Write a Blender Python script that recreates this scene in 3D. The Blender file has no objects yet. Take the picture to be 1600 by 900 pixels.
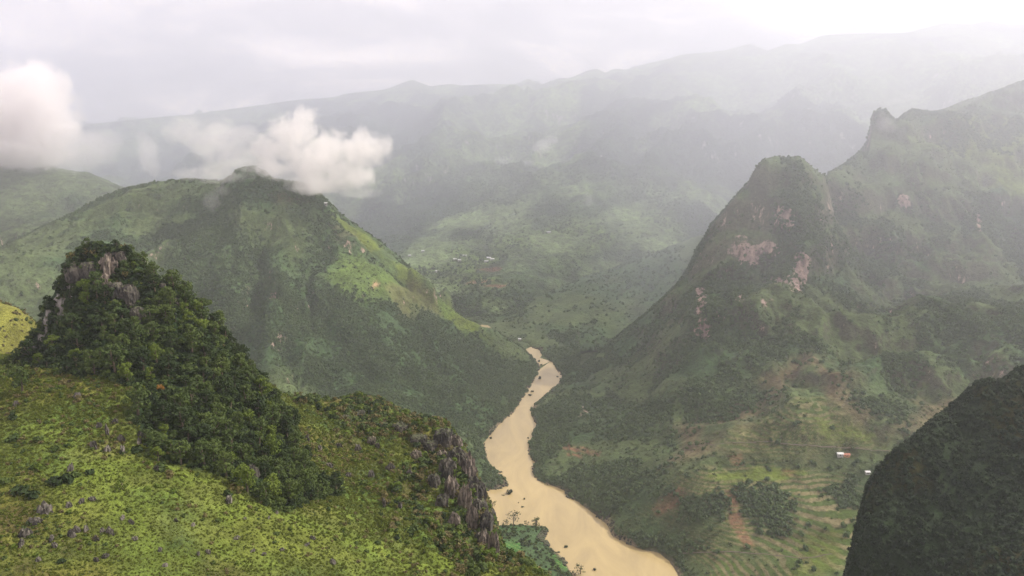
import bpy, math, random
import numpy as np
from mathutils import Vector

random.seed(7)
rng = np.random.default_rng(11)
SC = bpy.context.scene
COL = SC.collection

# ------------------------------------------------------------------ camera
PITCH = math.radians(12.6)
CAMZ = 500.0
F = 1256.0
cam_d = bpy.data.cameras.new('camera')
cam_d.sensor_width = 36.0
cam_d.lens = 36.0 * F / 1600.0
cam_d.clip_start = 1.0
cam_d.clip_end = 60000.0
cam = bpy.data.objects.new('camera', cam_d)
COL.objects.link(cam)
cam.location = (0, 0, CAMZ)
cam.rotation_euler = (math.pi / 2 - PITCH, 0, 0)
SC.camera = cam

# ------------------------------------------------------------------ sky, sun, exposure
SUN_AZ, SUN_EL = math.radians(74), math.radians(41)
w = bpy.data.worlds.new('World')
SC.world = w
w.use_nodes = True
nt = w.node_tree
nt.nodes.clear()
wo = nt.nodes.new('ShaderNodeOutputWorld')
bg = nt.nodes.new('ShaderNodeBackground')
bg.inputs['Strength'].default_value = 0.1
sky = nt.nodes.new('ShaderNodeTexSky')
sky.sky_type = 'NISHITA'
sky.sun_disc = False
sky.sun_elevation = SUN_EL
sky.sun_rotation = SUN_AZ
tc = nt.nodes.new('ShaderNodeTexCoord')
mp = nt.nodes.new('ShaderNodeMapping')
mp.inputs['Scale'].default_value = (2.4, 2.4, 7.5)
mp.inputs['Location'].default_value = (1.3, 0.4, 0.2)
n1 = nt.nodes.new('ShaderNodeTexNoise')
n1.inputs['Scale'].default_value = 1.6
n1.inputs['Detail'].default_value = 7.0
n1.inputs['Roughness'].default_value = 0.55
n1.inputs['Distortion'].default_value = 0.4
cr = nt.nodes.new('ShaderNodeValToRGB')
e = cr.color_ramp.elements
SKY_LO, SKY_MD, SKY_HI = (5.8, 5.5, 6.0, 1), (9.5, 8.7, 8.8, 1), (25.0, 21.5, 19.8, 1)
e[0].position = 0.40
e[0].color = SKY_LO
e[1].position = 0.66
e[1].color = SKY_HI
m_ = cr.color_ramp.elements.new(0.51)
m_.color = SKY_MD
mx = nt.nodes.new('ShaderNodeMix')
mx.data_type = 'RGBA'
mx.inputs[0].default_value = 0.94
L = nt.links.new
L(tc.outputs['Generated'], mp.inputs['Vector'])
L(mp.outputs['Vector'], n1.inputs['Vector'])
L(n1.outputs['Fac'], cr.inputs['Fac'])
L(sky.outputs['Color'], mx.inputs[6])
L(cr.outputs['Color'], mx.inputs[7])
L(mx.outputs[2], bg.inputs['Color'])
L(bg.outputs['Background'], wo.inputs['Surface'])

sun_d = bpy.data.lights.new('sun', 'SUN')
sun_d.energy = 4.8
sun_d.angle = math.radians(0.6)
sun_d.color = (1.0, 0.92, 0.78)
sun = bpy.data.objects.new('sun', sun_d)
COL.objects.link(sun)
sdir = Vector((math.sin(SUN_AZ) * math.cos(SUN_EL), math.cos(SUN_AZ) * math.cos(SUN_EL), math.sin(SUN_EL)))
sun.rotation_euler = sdir.to_track_quat('Z', 'Y').to_euler()
sun.location = (600, 0, 1500)

vs = SC.view_settings
vs.view_transform = 'Standard'
vs.look = 'None'
vs.exposure = 0.1
vs.gamma = 1.0
vs.use_curve_mapping = False
cy = SC.cycles
cy.use_denoising = True
cy.max_bounces = 12
cy.diffuse_bounces = 2
cy.glossy_bounces = 2
cy.transmission_bounces = 2
cy.transparent_max_bounces = 8
cy.volume_bounces = 12
cy.volume_max_steps = 96
cy.volume_step_rate = 1.0
HAZE_DENSITY = 1.12e-4
MIST_DENSITY = 5.4e-4

# ------------------------------------------------------------------ pixel helpers (build-time surveying of real places)
CP, SP = math.cos(PITCH), math.sin(PITCH)


def ratio(px, py):
    a = (450.0 - py) / F
    yy = CP + a * SP
    return (px - 800.0) / F / yy, (-SP + a * CP) / yy


def P(px, py, Y):
    u, r = ratio(px, py)
    return (u * Y, Y, CAMZ + r * Y)


def Z(px, py, z=0.0):
    u, r = ratio(px, py)
    Y = (z - CAMZ) / r
    return (u * Y, Y, z)


def S(px, Y, z):
    """point at image column px, distance Y, height z (for hidden ground)"""
    return ((px - 800.0) / F * Y, Y, z)


# ------------------------------------------------------------------ noise
def _hash(ix, iy, s):
    h = (ix.astype(np.int64) * 374761393 + iy.astype(np.int64) * 668265263 + s * 974634777) & 0x7fffffff
    h = ((h ^ (h >> 13)) * 1274126177) & 0x7fffffff
    return ((h ^ (h >> 16)) & 0xffff) / 65535.0


def vnoise(x, y, s=0):
    ix, iy = np.floor(x), np.floor(y)
    fx, fy = x - ix, y - iy
    fx = fx * fx * fx * (fx * (fx * 6 - 15) + 10)
    fy = fy * fy * fy * (fy * (fy * 6 - 15) + 10)
    a, b = _hash(ix, iy, s), _hash(ix + 1, iy, s)
    c, d = _hash(ix, iy + 1, s), _hash(ix + 1, iy + 1, s)
    return (a + (b - a) * fx + (c - a) * fy + (a - b - c + d) * fx * fy) * 2 - 1


def fbm(x, y, sc, oct=5, s=0, gain=0.5, ridged=False):
    t = np.zeros_like(x)
    amp, tot = 1.0, 0.0
    c, si = math.cos(0.6), math.sin(0.6)
    X, Y = x / sc, y / sc
    for o in range(oct):
        n = vnoise(X, Y, s + o * 17)
        if ridged:
            n = 1 - 2.2 * np.abs(n)
        t += amp * n
        tot += amp
        amp *= gain
        X, Y = (c * X - si * Y) * 2.03 + 3.1, (si * X + c * Y) * 2.03 + 1.7
    return t / tot


def sstep(a, b, x):
    t = np.clip((x - a) / (b - a), 0, 1)
    return t * t * (3 - 2 * t)


def worley(x, y, sc, s=0):
    """1 at cell centres falling to 0 at cell edges: tree crowns"""
    X, Y = x / sc, y / sc
    ix, iy = np.floor(X), np.floor(Y)
    d = np.full_like(X, 9.0)
    for a in (-1, 0, 1):
        for b in (-1, 0, 1):
            cx, cy_ = ix + a, iy + b
            px = cx + _hash(cx, cy_, s)
            py = cy_ + _hash(cx, cy_, s + 5)
            d = np.minimum(d, (X - px) ** 2 + (Y - py) ** 2)
    return np.sqrt(np.clip(1 - d * 1.6, 0, 1))


def seg_dist(x, y, poly, closed=False):
    d = np.full_like(x, 1e9)
    n = len(poly)
    for i in range(n if closed else n - 1):
        ax, ay = poly[i][0], poly[i][1]
        bx, by = poly[(i + 1) % n][0], poly[(i + 1) % n][1]
        vx, vy = bx - ax, by - ay
        t = np.clip(((x - ax) * vx + (y - ay) * vy) / (vx * vx + vy * vy + 1e-9), 0, 1)
        d = np.minimum(d, (x - ax - t * vx) ** 2 + (y - ay - t * vy) ** 2)
    return np.sqrt(d)


def inside(x, y, poly):
    r = np.zeros(x.shape, bool)
    n = len(poly)
    for i in range(n):
        ax, ay = poly[i][0], poly[i][1]
        bx, by = poly[(i + 1) % n][0], poly[(i + 1) % n][1]
        c = ((ay > y) != (by > y)) & (x < (bx - ax) * (y - ay) / (by - ay + 1e-12) + ax)
        r ^= c
    return r


def sdist(x, y, poly):
    d = seg_dist(x, y, poly, True)
    return np.where(inside(x, y, poly), -d, d)


# ------------------------------------------------------------------ rbf terrain
def densify(line, n):
    out = []
    for a, b in zip(line[:-1], line[1:]):
        for k in range(n):
            t = k / n
            out.append(tuple(a[i] + (b[i] - a[i]) * t for i in range(3)))
    out.append(line[-1])
    return out


class RBF:
    def __init__(s, pts, c=15.0):
        p = np.array(pts, float)
        keep = []
        for i in range(len(p)):
            if all((p[i, 0] - p[j, 0]) ** 2 + (p[i, 1] - p[j, 1]) ** 2 > 4 for j in keep):
                keep.append(i)
        p = p[keep]
        s.p, s.c = p, c
        n = len(p)
        D = np.sqrt((p[:, None, 0] - p[None, :, 0]) ** 2 + (p[:, None, 1] - p[None, :, 1]) ** 2 + c * c)
        s.k = 1e-3
        A = np.zeros((n + 3, n + 3))
        A[:n, :n] = D * s.k - np.eye(n) * 1e-3
        Q = np.c_[np.ones(n), p[:, :2] * s.k]
        A[:n, n:] = Q
        A[n:, :n] = Q.T
        s.w = np.linalg.solve(A, np.r_[p[:, 2], 0, 0, 0])

    def __call__(s, x, y):
        sh = x.shape
        x, y = x.ravel(), y.ravel()
        o = np.zeros(len(x))
        n = len(s.p)
        for i in range(0, len(x), 60000):
            X, Y = x[i:i + 60000], y[i:i + 60000]
            D = np.sqrt((X[:, None] - s.p[None, :, 0]) ** 2 + (Y[:, None] - s.p[None, :, 1]) ** 2 + s.c ** 2)
            o[i:i + 60000] = (D * s.k) @ s.w[:n] + s.w[n] + s.w[n + 1] * X * s.k + s.w[n + 2] * Y * s.k
        return o.reshape(sh)


# ------------------------------------------------------------------ river outline on the z = 0 plane
RIGHT = [(815, 536), (828, 540), (840, 545), (858, 562), (872, 580), (877, 592), (868, 603), (852, 618), (832, 636), (829, 650), (836, 662),
         (834, 680), (826, 690), (824, 702), (827, 712), (835, 722), (836, 740), (839, 752), (860, 759), (880, 766),
         (886, 776), (905, 786), (925, 801), (936, 807), (937, 813), (952, 822), (957, 838), (985, 852), (1010, 861),
         (1030, 866), (1046, 876), (1058, 900), (1075, 960), (1090, 1100)]
LEFT = [(900, 1100), (880, 960), (893, 898), (889, 877), (870, 863), (846, 843), (853, 830), (846, 820), (812, 819), (780, 822),
        (735, 822), (738, 772), (762, 765), (780, 763), (798, 757), (790, 750), (776, 736), (768, 725), (760, 705), (756, 691), (770, 672),
        (790, 655), (806, 640), (822, 612), (838, 590), (842, 573), (832, 556), (812, 545)]
RIV = [Z(*p)[:2] for p in RIGHT] + [Z(*p)[:2] for p in LEFT]
# upstream the river turns left out of sight behind the spur
RIV = [(-60, 1830), (-10, 1720)] + [] + RIV + [(-60, 1650), (-140, 1700), (-160, 1850)]


def riv_sd(x, y):
    wx = 5 * fbm(x, y, 34.0, 3, 91)
    wy = 5 * fbm(x, y, 34.0, 3, 95)
    return sdist(x + wx, y + wy, RIV)


def shore(z, x, y, k=1.1, lo=0.10):
    d = riv_sd(x, y)
    hi = np.maximum(d, 0) * k + 0.6 * sstep(0, 3, d)
    lo_ = np.minimum(np.maximum(d, 0) * lo, 12)
    zz = np.maximum(z, lo_)
    zz = np.where(zz > hi, hi + (zz - hi) * sstep(15, 110, d), zz)
    return np.where(d > 0, zz, np.maximum(d * 0.5, -6) - 0.3)


# ------------------------------------------------------------------ patch meshes
PATCHES = {}


class Patch:
    def __init__(s, name, hfun, u0, u1, nu, y0, y1, ny, power=1.0):
        s.name = name
        s.hfun = hfun
        u = np.linspace(u0, u1, nu)
        t = np.linspace(0, 1, ny)
        y = y0 * (y1 / y0) ** (t ** power)
        s.u, s.y = u, y
        U, Y = np.meshgrid(u, y)
        s.X, s.Y = U * Y, Y
        s.Z = hfun(s.X, s.Y)
        PATCHES[name] = s

    def sample(s, x, y):
        u = x / y
        fi = np.interp(y, s.y, np.arange(len(s.y)))
        fj = np.interp(u, s.u, np.arange(len(s.u)))
        i = np.clip(fi.astype(int), 0, len(s.y) - 2)
        j = np.clip(fj.astype(int), 0, len(s.u) - 2)
        a, b = fi - i, fj - j
        z = s.Z
        r = (z[i, j] * (1 - a) * (1 - b) + z[i + 1, j] * a * (1 - b) + z[i, j + 1] * (1 - a) * b + z[i + 1, j + 1] * a * b)
        out = (y < s.y[0]) | (y > s.y[-1]) | (u < s.u[0]) | (u > s.u[-1])
        return np.where(out, -1e4, r)

    def slope(s):
        gy = np.gradient(s.Z, axis=0) / np.maximum(np.gradient(s.Y, axis=0), 1e-3)
        gx = np.gradient(s.Z, axis=1) / np.maximum(np.gradient(s.X, axis=1), 1e-3)
        return np.sqrt(gx ** 2 + gy ** 2)

    def build(s, objname, mat, color, label, clip=None):
        ny, nu = s.Z.shape
        co = np.stack([s.X, s.Y, s.Z], -1).reshape(-1, 3).astype(np.float32)
        idx = np.arange(ny * nu).reshape(ny, nu)
        q = np.stack([idx[:-1, :-1], idx[:-1, 1:], idx[1:, 1:], idx[1:, :-1]], -1)
        if clip is not None:
            k = clip(s)
            kk = k[:-1, :-1] | k[:-1, 1:] | k[1:, 1:] | k[1:, :-1]
            q = q[kk]
        q = q.reshape(-1, 4)
        used = np.zeros(ny * nu, bool)
        used[q.ravel()] = True
        remap = np.cumsum(used) - 1
        q = remap[q]
        col = np.concatenate([color.reshape(-1, color.shape[-1]), np.ones((ny * nu, 4 - color.shape[-1]))], 1) if color.shape[-1] < 4 else color.reshape(-1, 4)
        o = quad_mesh(objname, co[used], q, mat, {'cover': col[used]})
        o['kind'] = 'structure'
        o['label'] = label
        return o


def quad_mesh(name, co, q, mat, cols=None, smooth=True):
    me = bpy.data.meshes.new(name)
    k = q.shape[1]
    me.vertices.add(len(co))
    me.vertices.foreach_set('co', np.ascontiguousarray(co, dtype=np.float32).ravel())
    me.loops.add(len(q) * k)
    me.loops.foreach_set('vertex_index', np.ascontiguousarray(q, dtype=np.int32).ravel())
    me.polygons.add(len(q))
    me.polygons.foreach_set('loop_start', np.arange(0, len(q) * k, k, dtype=np.int32))
    me.update(calc_edges=True)
    if smooth:
        me.polygons.foreach_set('use_smooth', np.ones(len(q), bool))
    if cols:
        for nme, c in cols.items():
            a = me.color_attributes.new(nme, 'FLOAT_COLOR', 'POINT')
            a.data.foreach_set('color', np.ascontiguousarray(c, dtype=np.float32).ravel())
    me.materials.append(mat)
    o = bpy.data.objects.new(name, me)
    COL.objects.link(o)
    return o


def hit(px, py, names=None):
    """first terrain point seen along the ray of a photo position"""
    px, py = np.atleast_1d(np.asarray(px, float)), np.atleast_1d(np.asarray(py, float))
    u, r = ratio(px, py)
    n = len(px)
    res = np.full((n, 3), np.nan)
    who = np.full(n, '', dtype=object)
    done = np.zeros(n, bool)
    ys = 60.0 * (9000 / 60.0) ** np.linspace(0, 1, 2600)
    pl = [PATCHES[k] for k in (names or PATCHES)]
    prev = 60.0
    for Y in ys:
        act = ~done
        if not act.any():
            break
        x, y, z = u[act] * Y, np.full(act.sum(), Y), CAMZ + r[act] * Y
        best = np.full(act.sum(), -1e4)
        bw = np.full(act.sum(), '', dtype=object)
        for p in pl:
            h = p.sample(x, y)
            m = h > best
            best = np.where(m, h, best)
            bw[m] = p.name
        hh = best >= z
        ii = np.where(act)[0][hh]
        res[ii] = np.stack([x[hh], y[hh], best[hh]], -1)
        who[ii] = bw[hh]
        done[ii] = True
    return res, who


# ================================================================== HEIGHT FUNCTIONS
# ---- A: foreground hill with the rocky knoll, and the crest running down to the right
fg = []
fg += [P(-60, 596, 246), P(0, 592, 250), P(32, 575, 262), P(38, 540, 276), P(40, 505, 282), P(58, 478, 286), P(88, 452, 289), P(102, 425, 290)]
fg += [(lambda q: (q[0] - 6, q[1] + 14, q[2] - 26))(P(38, 540, 276)), (lambda q: (q[0] - 12, q[1] + 8, q[2] - 24))(P(40, 505, 282)), (lambda q: (q[0] - 4, q[1] + 30, q[2] - 30))(P(0, 592, 250)), (lambda q: (q[0], q[1] + 30, q[2] - 30))(P(-60, 596, 246))]
fg += [P(112, 412, 291), P(140, 388, 292), P(170, 388, 292), P(200, 402, 291)]
fg += [P(215, 425, 290), P(250, 450, 289), P(300, 492, 287), P(350, 540, 286), P(400, 600, 285), P(425, 628, 290)]
fg += [P(60, 575, 256), P(150, 560, 254), P(250, 560, 258), P(330, 620, 255), P(150, 480, 274), P(220, 500, 274), P(300, 560, 266)]
fg += [P(100, 520, 266), P(200, 450, 285), P(130, 430, 284), P(380, 660, 256), P(440, 700, 262)]
fg += [P(0, 612, 238), P(0, 680, 212), P(0, 760, 188), P(0, 850, 163), P(0, 930, 145), P(0, 1100, 112), P(0, 1500, 55)]
fg += [P(-300, 612, 235), P(-300, 800, 180), P(-300, 1000, 130)]
fg += [P(150, 620, 234), P(200, 700, 212), P(200, 800, 183), P(200, 900, 156), P(200, 1100, 120)]
fg += [P(350, 760, 214), P(350, 840, 186), P(350, 920, 164), P(450, 780, 222), P(500, 830, 208), P(500, 900, 184), P(500, 1100, 140)]
fg += [P(600, 860, 214), P(600, 930, 190), P(680, 880, 222), P(700, 930, 200), P(760, 900, 224), P(850, 905, 228), P(800, 980, 190), P(950, 960, 215), P(900, 1100, 160)]
fg += densify([P(425, 628, 330), P(470, 622, 352), P(530, 625, 362), P(585, 622, 366), P(615, 655, 352), P(655, 655, 350), P(695, 672, 342),
               P(722, 700, 330), P(742, 740, 312), P(757, 785, 292), P(768, 830, 268), P(775, 860, 252), P(850, 900, 236)], 2)
fg += [P(450, 650, 330), P(550, 660, 335), P(620, 700, 314), P(680, 720, 310), P(500, 700, 296), P(560, 760, 268), P(650, 780, 272), P(710, 800, 266),
       P(600, 820, 238), P(500, 760, 254), P(690, 840, 244), P(740, 850, 250)]
# far side of knoll and crest fall to the gorge
for px in (-200, -60, 40, 150, 260, 340, 410):
    fg.append(S(px, 325, 400 - max(0, px) * 0.04))
    fg.append(S(px, 380, 355))
    fg.append(S(px, 480, 280))
for px, Y in ((470, 400), (560, 405), (640, 395), (720, 370)):
    fg.append(S(px, Y, 322))
    fg.append(S(px, Y + 70, 240))
for px, py, Y in ((765, 690, 352), (790, 740, 332), (806, 785, 310), (815, 830, 285), (845, 870, 262), (900, 890, 256)):
    a = P(px, py, Y)
    fg.append((a[0], a[1], a[2] - 52))
for px, Y in ((900, 420), (1000, 330), (700, 560), (300, 600), (0, 600), (1100, 260)):
    fg.append(S(px, Y, 130))
for px, Y in ((1150, 330), (1000, 480), (850, 620), (700, 680), (1150, 480), (400, 680), (950, 600)):
    fg.append(S(px, Y, 20 if px > 800 else 60))
fgr = RBF(fg, 5.0)

KNOLL_C = np.array(P(150, 470, 282))
CREST = [P(*a)[:2] for a in ((575, 640, 368), (620, 665, 350), (655, 665, 348), (695, 680, 340), (722, 705, 328), (742, 745, 310), (757, 790, 290), (768, 835, 266), (777, 865, 250))]


def h_fg(x, y):
    z = fgr(x, y)
    near = sstep(70, 30, seg_dist(x, y, CREST))
    z = z + 2.6 * fbm(x, y, 42.0, 4, 1) + 0.9 * fbm(x, y, 9.0, 4, 3)
    kn = sstep(60, 20, np.hypot(x - KNOLL_C[0], y - KNOLL_C[1]))
    z = z + 3.0 * (kn + near) * fbm(x, y, 11.0, 4, 5, 0.5, True)
    return z


# ---- E: a further grassy hill seen at the left edge behind the knoll
gh = RBF([P(-150, 440, 480), P(-40, 462, 470), P(0, 470, 465), P(20, 478, 462), P(38, 492, 458), P(60, 540, 452), P(0, 520, 440), P(0, 590, 410), P(-80, 520, 430),
          P(-150, 600, 380), P(40, 600, 410), P(100, 620, 410), P(140, 640, 450), P(-60, 800, 300), P(150, 800, 330), S(0, 540, 330), S(-200, 560, 330), S(100, 540, 300), S(200, 600, 180), S(-100, 700, 200)], 8.0)


def h_gh(x, y):
    return gh(x, y) + 3 * fbm(x, y, 40.0, 5, 21) + 1.2 * fbm(x, y, 10, 3, 4)


# ---- B: dark wooded hill at the right edge
dk = []
dk += densify([P(1310, 930, 362), P(1322, 895, 370), P(1335, 850, 380), P(1347, 800, 392), P(1360, 755, 402), P(1374, 728, 408), P(1400, 700, 416), P(1424, 682, 424), P(1455, 655, 432),
               P(1490, 628, 440), P(1520, 598, 446), P(1540, 592, 450), P(1562, 592, 452), P(1590, 578, 455), P(1640, 560, 460), P(1750, 540, 470)], 2)
dk += [P(1400, 900, 348), P(1500, 900, 330), P(1600, 900, 318), P(1420, 800, 378), P(1500, 760, 384), P(1600, 760, 372), P(1500, 690, 412), P(1600, 660, 412),
       P(1750, 760, 360), P(1750, 900, 310), P(1600, 1000, 290), P(1400, 1000, 320)]
for px, Y, z in ((1352, 372, 200), (1345, 400, 215), (1350, 345, 180), (1330, 372, 150), (1372, 330, 200), (1352, 425, 200), (1380, 450, 215), (1240, 380, 150), (1230, 440, 130), (1270, 500, 150), (1340, 540, 200), (1450, 560, 240), (1600, 580, 280), (1750, 600, 300), (1200, 300, 120), (1250, 330, 190), (1400, 700, 60), (1700, 750, 100), (1250, 250, 200)):
    dk.append(S(px, Y, z))
dkr = RBF(dk, 8.0)


def h_dk(x, y):
    return dkr(x, y) + 3.5 * fbm(x, y, 45.0, 4, 31) + 2.2 * fbm(x, y, 12.0, 4, 32, 0.5, True) + 1.6 * worley(x, y, 6.0, 8)


# ---- C: the mountain on the left of the gorge
lm = []
lm += densify([P(-200, 440, 1500), P(-60, 410, 1560), P(0, 388, 1600), P(60, 360, 1640), P(110, 335, 1680), P(160, 308, 1710), P(200, 292, 1730), P(240, 284, 1735), P(300, 280, 1720),
               P(345, 280, 1705), P(368, 264, 1700), P(395, 261, 1695), P(420, 272, 1690), P(445, 282, 1690), P(480, 288, 1690), P(505, 305, 1685), P(530, 330, 1680), P(560, 352, 1675),
               P(600, 380, 1665), P(640, 415, 1650), P(690, 452, 1635), P(730, 485, 1620), P(770, 512, 1605), P(805, 538, 1590), P(825, 556, 1570), P(836, 570, 1540)], 2)
lm += [P(560, 440, 1480), P(590, 450, 1500), P(540, 400, 1540), P(480, 340, 1600), P(440, 420, 1500), P(390, 330, 1600), P(300, 340, 1640), P(220, 360, 1620),
       P(250, 420, 1480), P(330, 450, 1430), P(300, 520, 1350), P(200, 430, 1440), P(100, 420, 1470), P(0, 440, 1350), P(-150, 500, 1250), P(0, 500, 1200),
       P(400, 520, 1330), P(450, 600, 1240), P(500, 480, 1400), P(560, 510, 1370), P(620, 500, 1450), P(680, 540, 1420), P(640, 560, 1340), P(600, 600, 1250), P(700, 600, 1320), P(760, 560, 1480),
       P(520, 640, 1150), P(350, 640, 1150), P(100, 600, 1080), P(-200, 640, 1000), P(660, 650, 1190)]
lm += [Z(756, 693, 1), Z(790, 657, 1), Z(822, 614, 1), Z(841, 575, 1), Z(768, 727, 1), Z(796, 757, 1), Z(738, 775, 1), Z(700, 740, 30), Z(735, 690, 22), Z(640, 760, 60), Z(500, 760, 110), Z(200, 760, 160)]
for px, Y, z in ((0, 1950, 190), (200, 2000, 220), (400, 2000, 210), (520, 1950, 190), (620, 1900, 90), (720, 1850, 20), (790, 1720, 0), (-200, 1900, 180), (300, 2300, 40), (600, 2200, 0), (0, 2300, 80)):
    lm.append(S(px, Y, z))
lmr = RBF(lm, 20.0)
PK_C = P(395, 262, 1700)


def ribs(x, y, c, k, s):
    a = np.arctan2(y - c[1], x - c[0])
    r = np.hypot(x - c[0], y - c[1])
    wv = 0.35 * fbm(x, y, 160.0, 3, s)
    return vnoise((a + wv) * k, r / 420.0 + 9, s + 3) * 0.65 + vnoise((a + wv) * k * 2.3, r / 260.0, s + 7) * 0.35, r


FOREST_L = [(600, 480), (650, 470), (700, 520)]


def h_lm(x, y):
    z = lmr(x, y)
    rb, r = ribs(x, y, PK_C, 5.0, 41)
    away = sstep(0, 70, seg_dist(x, y, [p[:2] for p in lm[:51]]))
    z = z + away * (36 * rb * sstep(40, 300, r) + 24 * fbm(x, y, 140.0, 5, 43, 0.5, True)) + 4.0 * fbm(x, y, 45.0, 5, 44)
    s_ = 58.0
    z = z + 0.28 * s_ / 6.283 * np.sin(6.283 * z / s_ + 3 * fbm(x, y, 160., 3, 45)) * away
    z = shore(z, x, y)
    return z - 60 * sstep(-.14, -.09, x / y) * sstep(975, 945, y)


# ---- D: the mountain on the right of the gorge, with its terraced foot
rm = []
RID_R = [P(880, 592, 1500), P(905, 575, 1530), P(940, 545, 1560), P(975, 515, 1570), P(1010, 488, 1570), P(1040, 462, 1575), P(1068, 432, 1570), P(1082, 405, 1565), P(1095, 378, 1565), P(1112, 350, 1560), P(1140, 318, 1555),
         P(1165, 290, 1552), P(1180, 262, 1550), P(1195, 247, 1550), P(1220, 242, 1550), P(1245, 243, 1555), P(1268, 255, 1570), P(1290, 272, 1620), P(1310, 262, 1700),
         P(1335, 243, 1780), P(1352, 225, 1850), P(1360, 205, 1880), P(1366, 180, 1890), P(1376, 170, 1895), P(1388, 172, 1900), P(1396, 186, 1905), P(1412, 180, 1930), P(1440, 176, 1960), P(1470, 172, 2050),
         P(1510, 156, 2150), P(1560, 138, 2220), P(1610, 122, 2280), P(1700, 90, 2350), P(1850, 60, 2400)]
rm += densify(RID_R, 2)
rm += [P(1230, 300, 1500), P(1255, 350, 1450), P(1265, 400, 1410), P(1250, 450, 1380), P(1210, 480, 1370), P(1150, 300, 1535), P(1180, 350, 1490), P(1150, 400, 1455), P(1120, 450, 1440), P(1190, 420, 1420),
       P(1100, 480, 1400), P(1110, 540, 1330), P(1120, 600, 1240), P(1080, 560, 1360), P(1040, 600, 1290), P(1000, 560, 1430), P(1040, 520, 1440), P(950, 590, 1400), P(980, 640, 1230),
       P(1160, 560, 1330), P(1190, 620, 1200), P(1220, 540, 1360), P(1300, 330, 1620), P(1320, 400, 1560), P(1300, 470, 1480), P(1350, 300, 1720), P(1400, 250, 1800), P(1440, 330, 1640), P(1500, 280, 1760), P(1580, 250, 1850),
       P(1580, 330, 1680), P(1500, 400, 1560), P(1420, 400, 1560), P(1600, 450, 1450), P(1480, 470, 1440), P(1500, 520, 1350), P(1400, 500, 1430), P(1350, 560, 1310), P(1280, 580, 1260), P(1600, 560, 1250),
       P(1450, 600, 1190), P(1250, 650, 1090), P(1350, 650, 1100), P(1150, 680, 1050), P(1500, 660, 1080), P(1650, 660, 1100), P(1750, 500, 1350), P(1750, 300, 1800), P(1900, 400, 1600),
       P(1450, 220, 1900), P(1550, 200, 2000), P(1600, 190, 2050)]
rm += [P(1050, 700, 1020), P(1100, 745, 935), P(1200, 745, 945), P(1160, 770, 900), P(1300, 712, 1000), P(1400, 705, 1000), P(1380, 745, 930), P(1280, 780, 890), P(1100, 800, 870), P(1180, 830, 830),
       P(1300, 840, 800), P(1250, 900, 745), P(1400, 850, 790), P(1120, 880, 790), P(1000, 760, 925), P(950, 730, 1005), P(1000, 820, 870), P(1500, 800, 870), P(1650, 800, 870), P(1500, 950, 700), P(1250, 1000, 650), P(1700, 1000, 660),
       P(900, 690, 1110), P(900, 740, 1015), P(880, 640, 1230)]
_rm = []
for a in rm:
    # steeper, nearer flank between the cliffs and the terraced foot
    if a[2] > 5:
        rt = (a[2] - CAMZ) / a[1]
        aa = (rt * CP + SP) / (CP - rt * SP)
        py_ = 450 - aa * F
        px_ = 800 + a[0] / a[1] * F * (CP + aa * SP)
        f_ = 1 - 0.105 * float(sstep(430, 530, np.array(py_)) * sstep(860, 620, np.array(py_)) * sstep(1010, 1110, np.array(px_)))
        a = (a[0] * f_, a[1] * f_, CAMZ + (a[2] - CAMZ) * f_)
    _rm.append(a)
rm = _rm
for px, py in ((869, 604), (833, 638), (838, 664), (828, 704), (838, 742), (882, 767), (926, 802), (959, 840), (1012, 863), (1050, 880), (1062, 905)):
    rm.append(Z(px, py, 1))
for px, Y, z in ((900, 1700, 20), (1000, 1750, 60), (1100, 1850, 110), (1200, 1850, 190), (1290, 1950, 250), (1370, 2250, 330), (1500, 2550, 350), (1700, 2800, 380), (1900, 2800, 420), (1000, 2100, 0), (1200, 2300, 60), (1400, 2800, 150), (1000, 560, 0), (1300, 560, 60), (1600, 520, 60), (950, 700, -5)):
    rm.append(S(px, Y, z))
rmr = RBF(rm, 12.0)
PK_D = P(1225, 243, 1550)
PK_E = P(1378, 171, 1897)
TERR_PX = [  # terraced fields on the right bank: outline, riser height
    ([(1010, 800), (1050, 745), (1110, 735), (1200, 728), (1260, 735), (1330, 750), (1355, 775), (1345, 830), (1320, 900), (1230, 900), (1180, 860), (1120, 830), (1060, 830)], 3.0),
    ([(1120, 690), (1230, 640), (1290, 620), (1330, 650), (1390, 680), (1370, 705), (1250, 705), (1150, 715)], 3.6),
    ([(1040, 835), (1080, 815), (1130, 850), (1250, 900), (1150, 930), (1080, 880)], 2.3),
    ([(860, 690), (900, 685), (950, 700), (940, 725), (870, 715)], 4.0)]


def terrace(z, x, y, poly, st, soft=25.0, s=51):
    m = sstep(-soft * 0.2, soft, -sdist(x + 14 * fbm(x, y, 60, 3, 52), y, poly))
    zz = z + 2.5 * fbm(x, y, 90.0, 2, s)
    u = zz / st
    f = u - np.floor(u)
    t = (np.floor(u) + np.where(f < 0.66, f * 0.08 / 0.66, 0.08 + (f - 0.66) / 0.34 * 0.92)) * st
    return z + (t - zz + (zz - z) * 0.0) * m, m


TERR_W = []


def h_rm0(x, y):
    z = rmr(x, y)
    rb, r = ribs(x, y, PK_D, 5.5, 61)
    rb2, r2 = ribs(x, y, PK_E, 6.0, 67)
    away = sstep(0, 60, seg_dist(x, y, [p[:2] for p in RID_R]))
    hi = sstep(8, 150, z)
    z = z + away * hi * (21 * rb * sstep(60, 260, r) + 17 * rb2 * sstep(60, 260, r2) + 27 * fbm(x, y, 145.0, 5, 63, 0.52, True))
    z = z + (1.2 + 2.6 * hi) * fbm(x, y, 40.0, 5, 64)
    s_ = 75.0
    z = z + hi * 0.42 * s_ / 6.283 * np.sin(6.283 * z / s_ + 3.4 * fbm(x, y, 150., 3, 65)) * away
    return z


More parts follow.
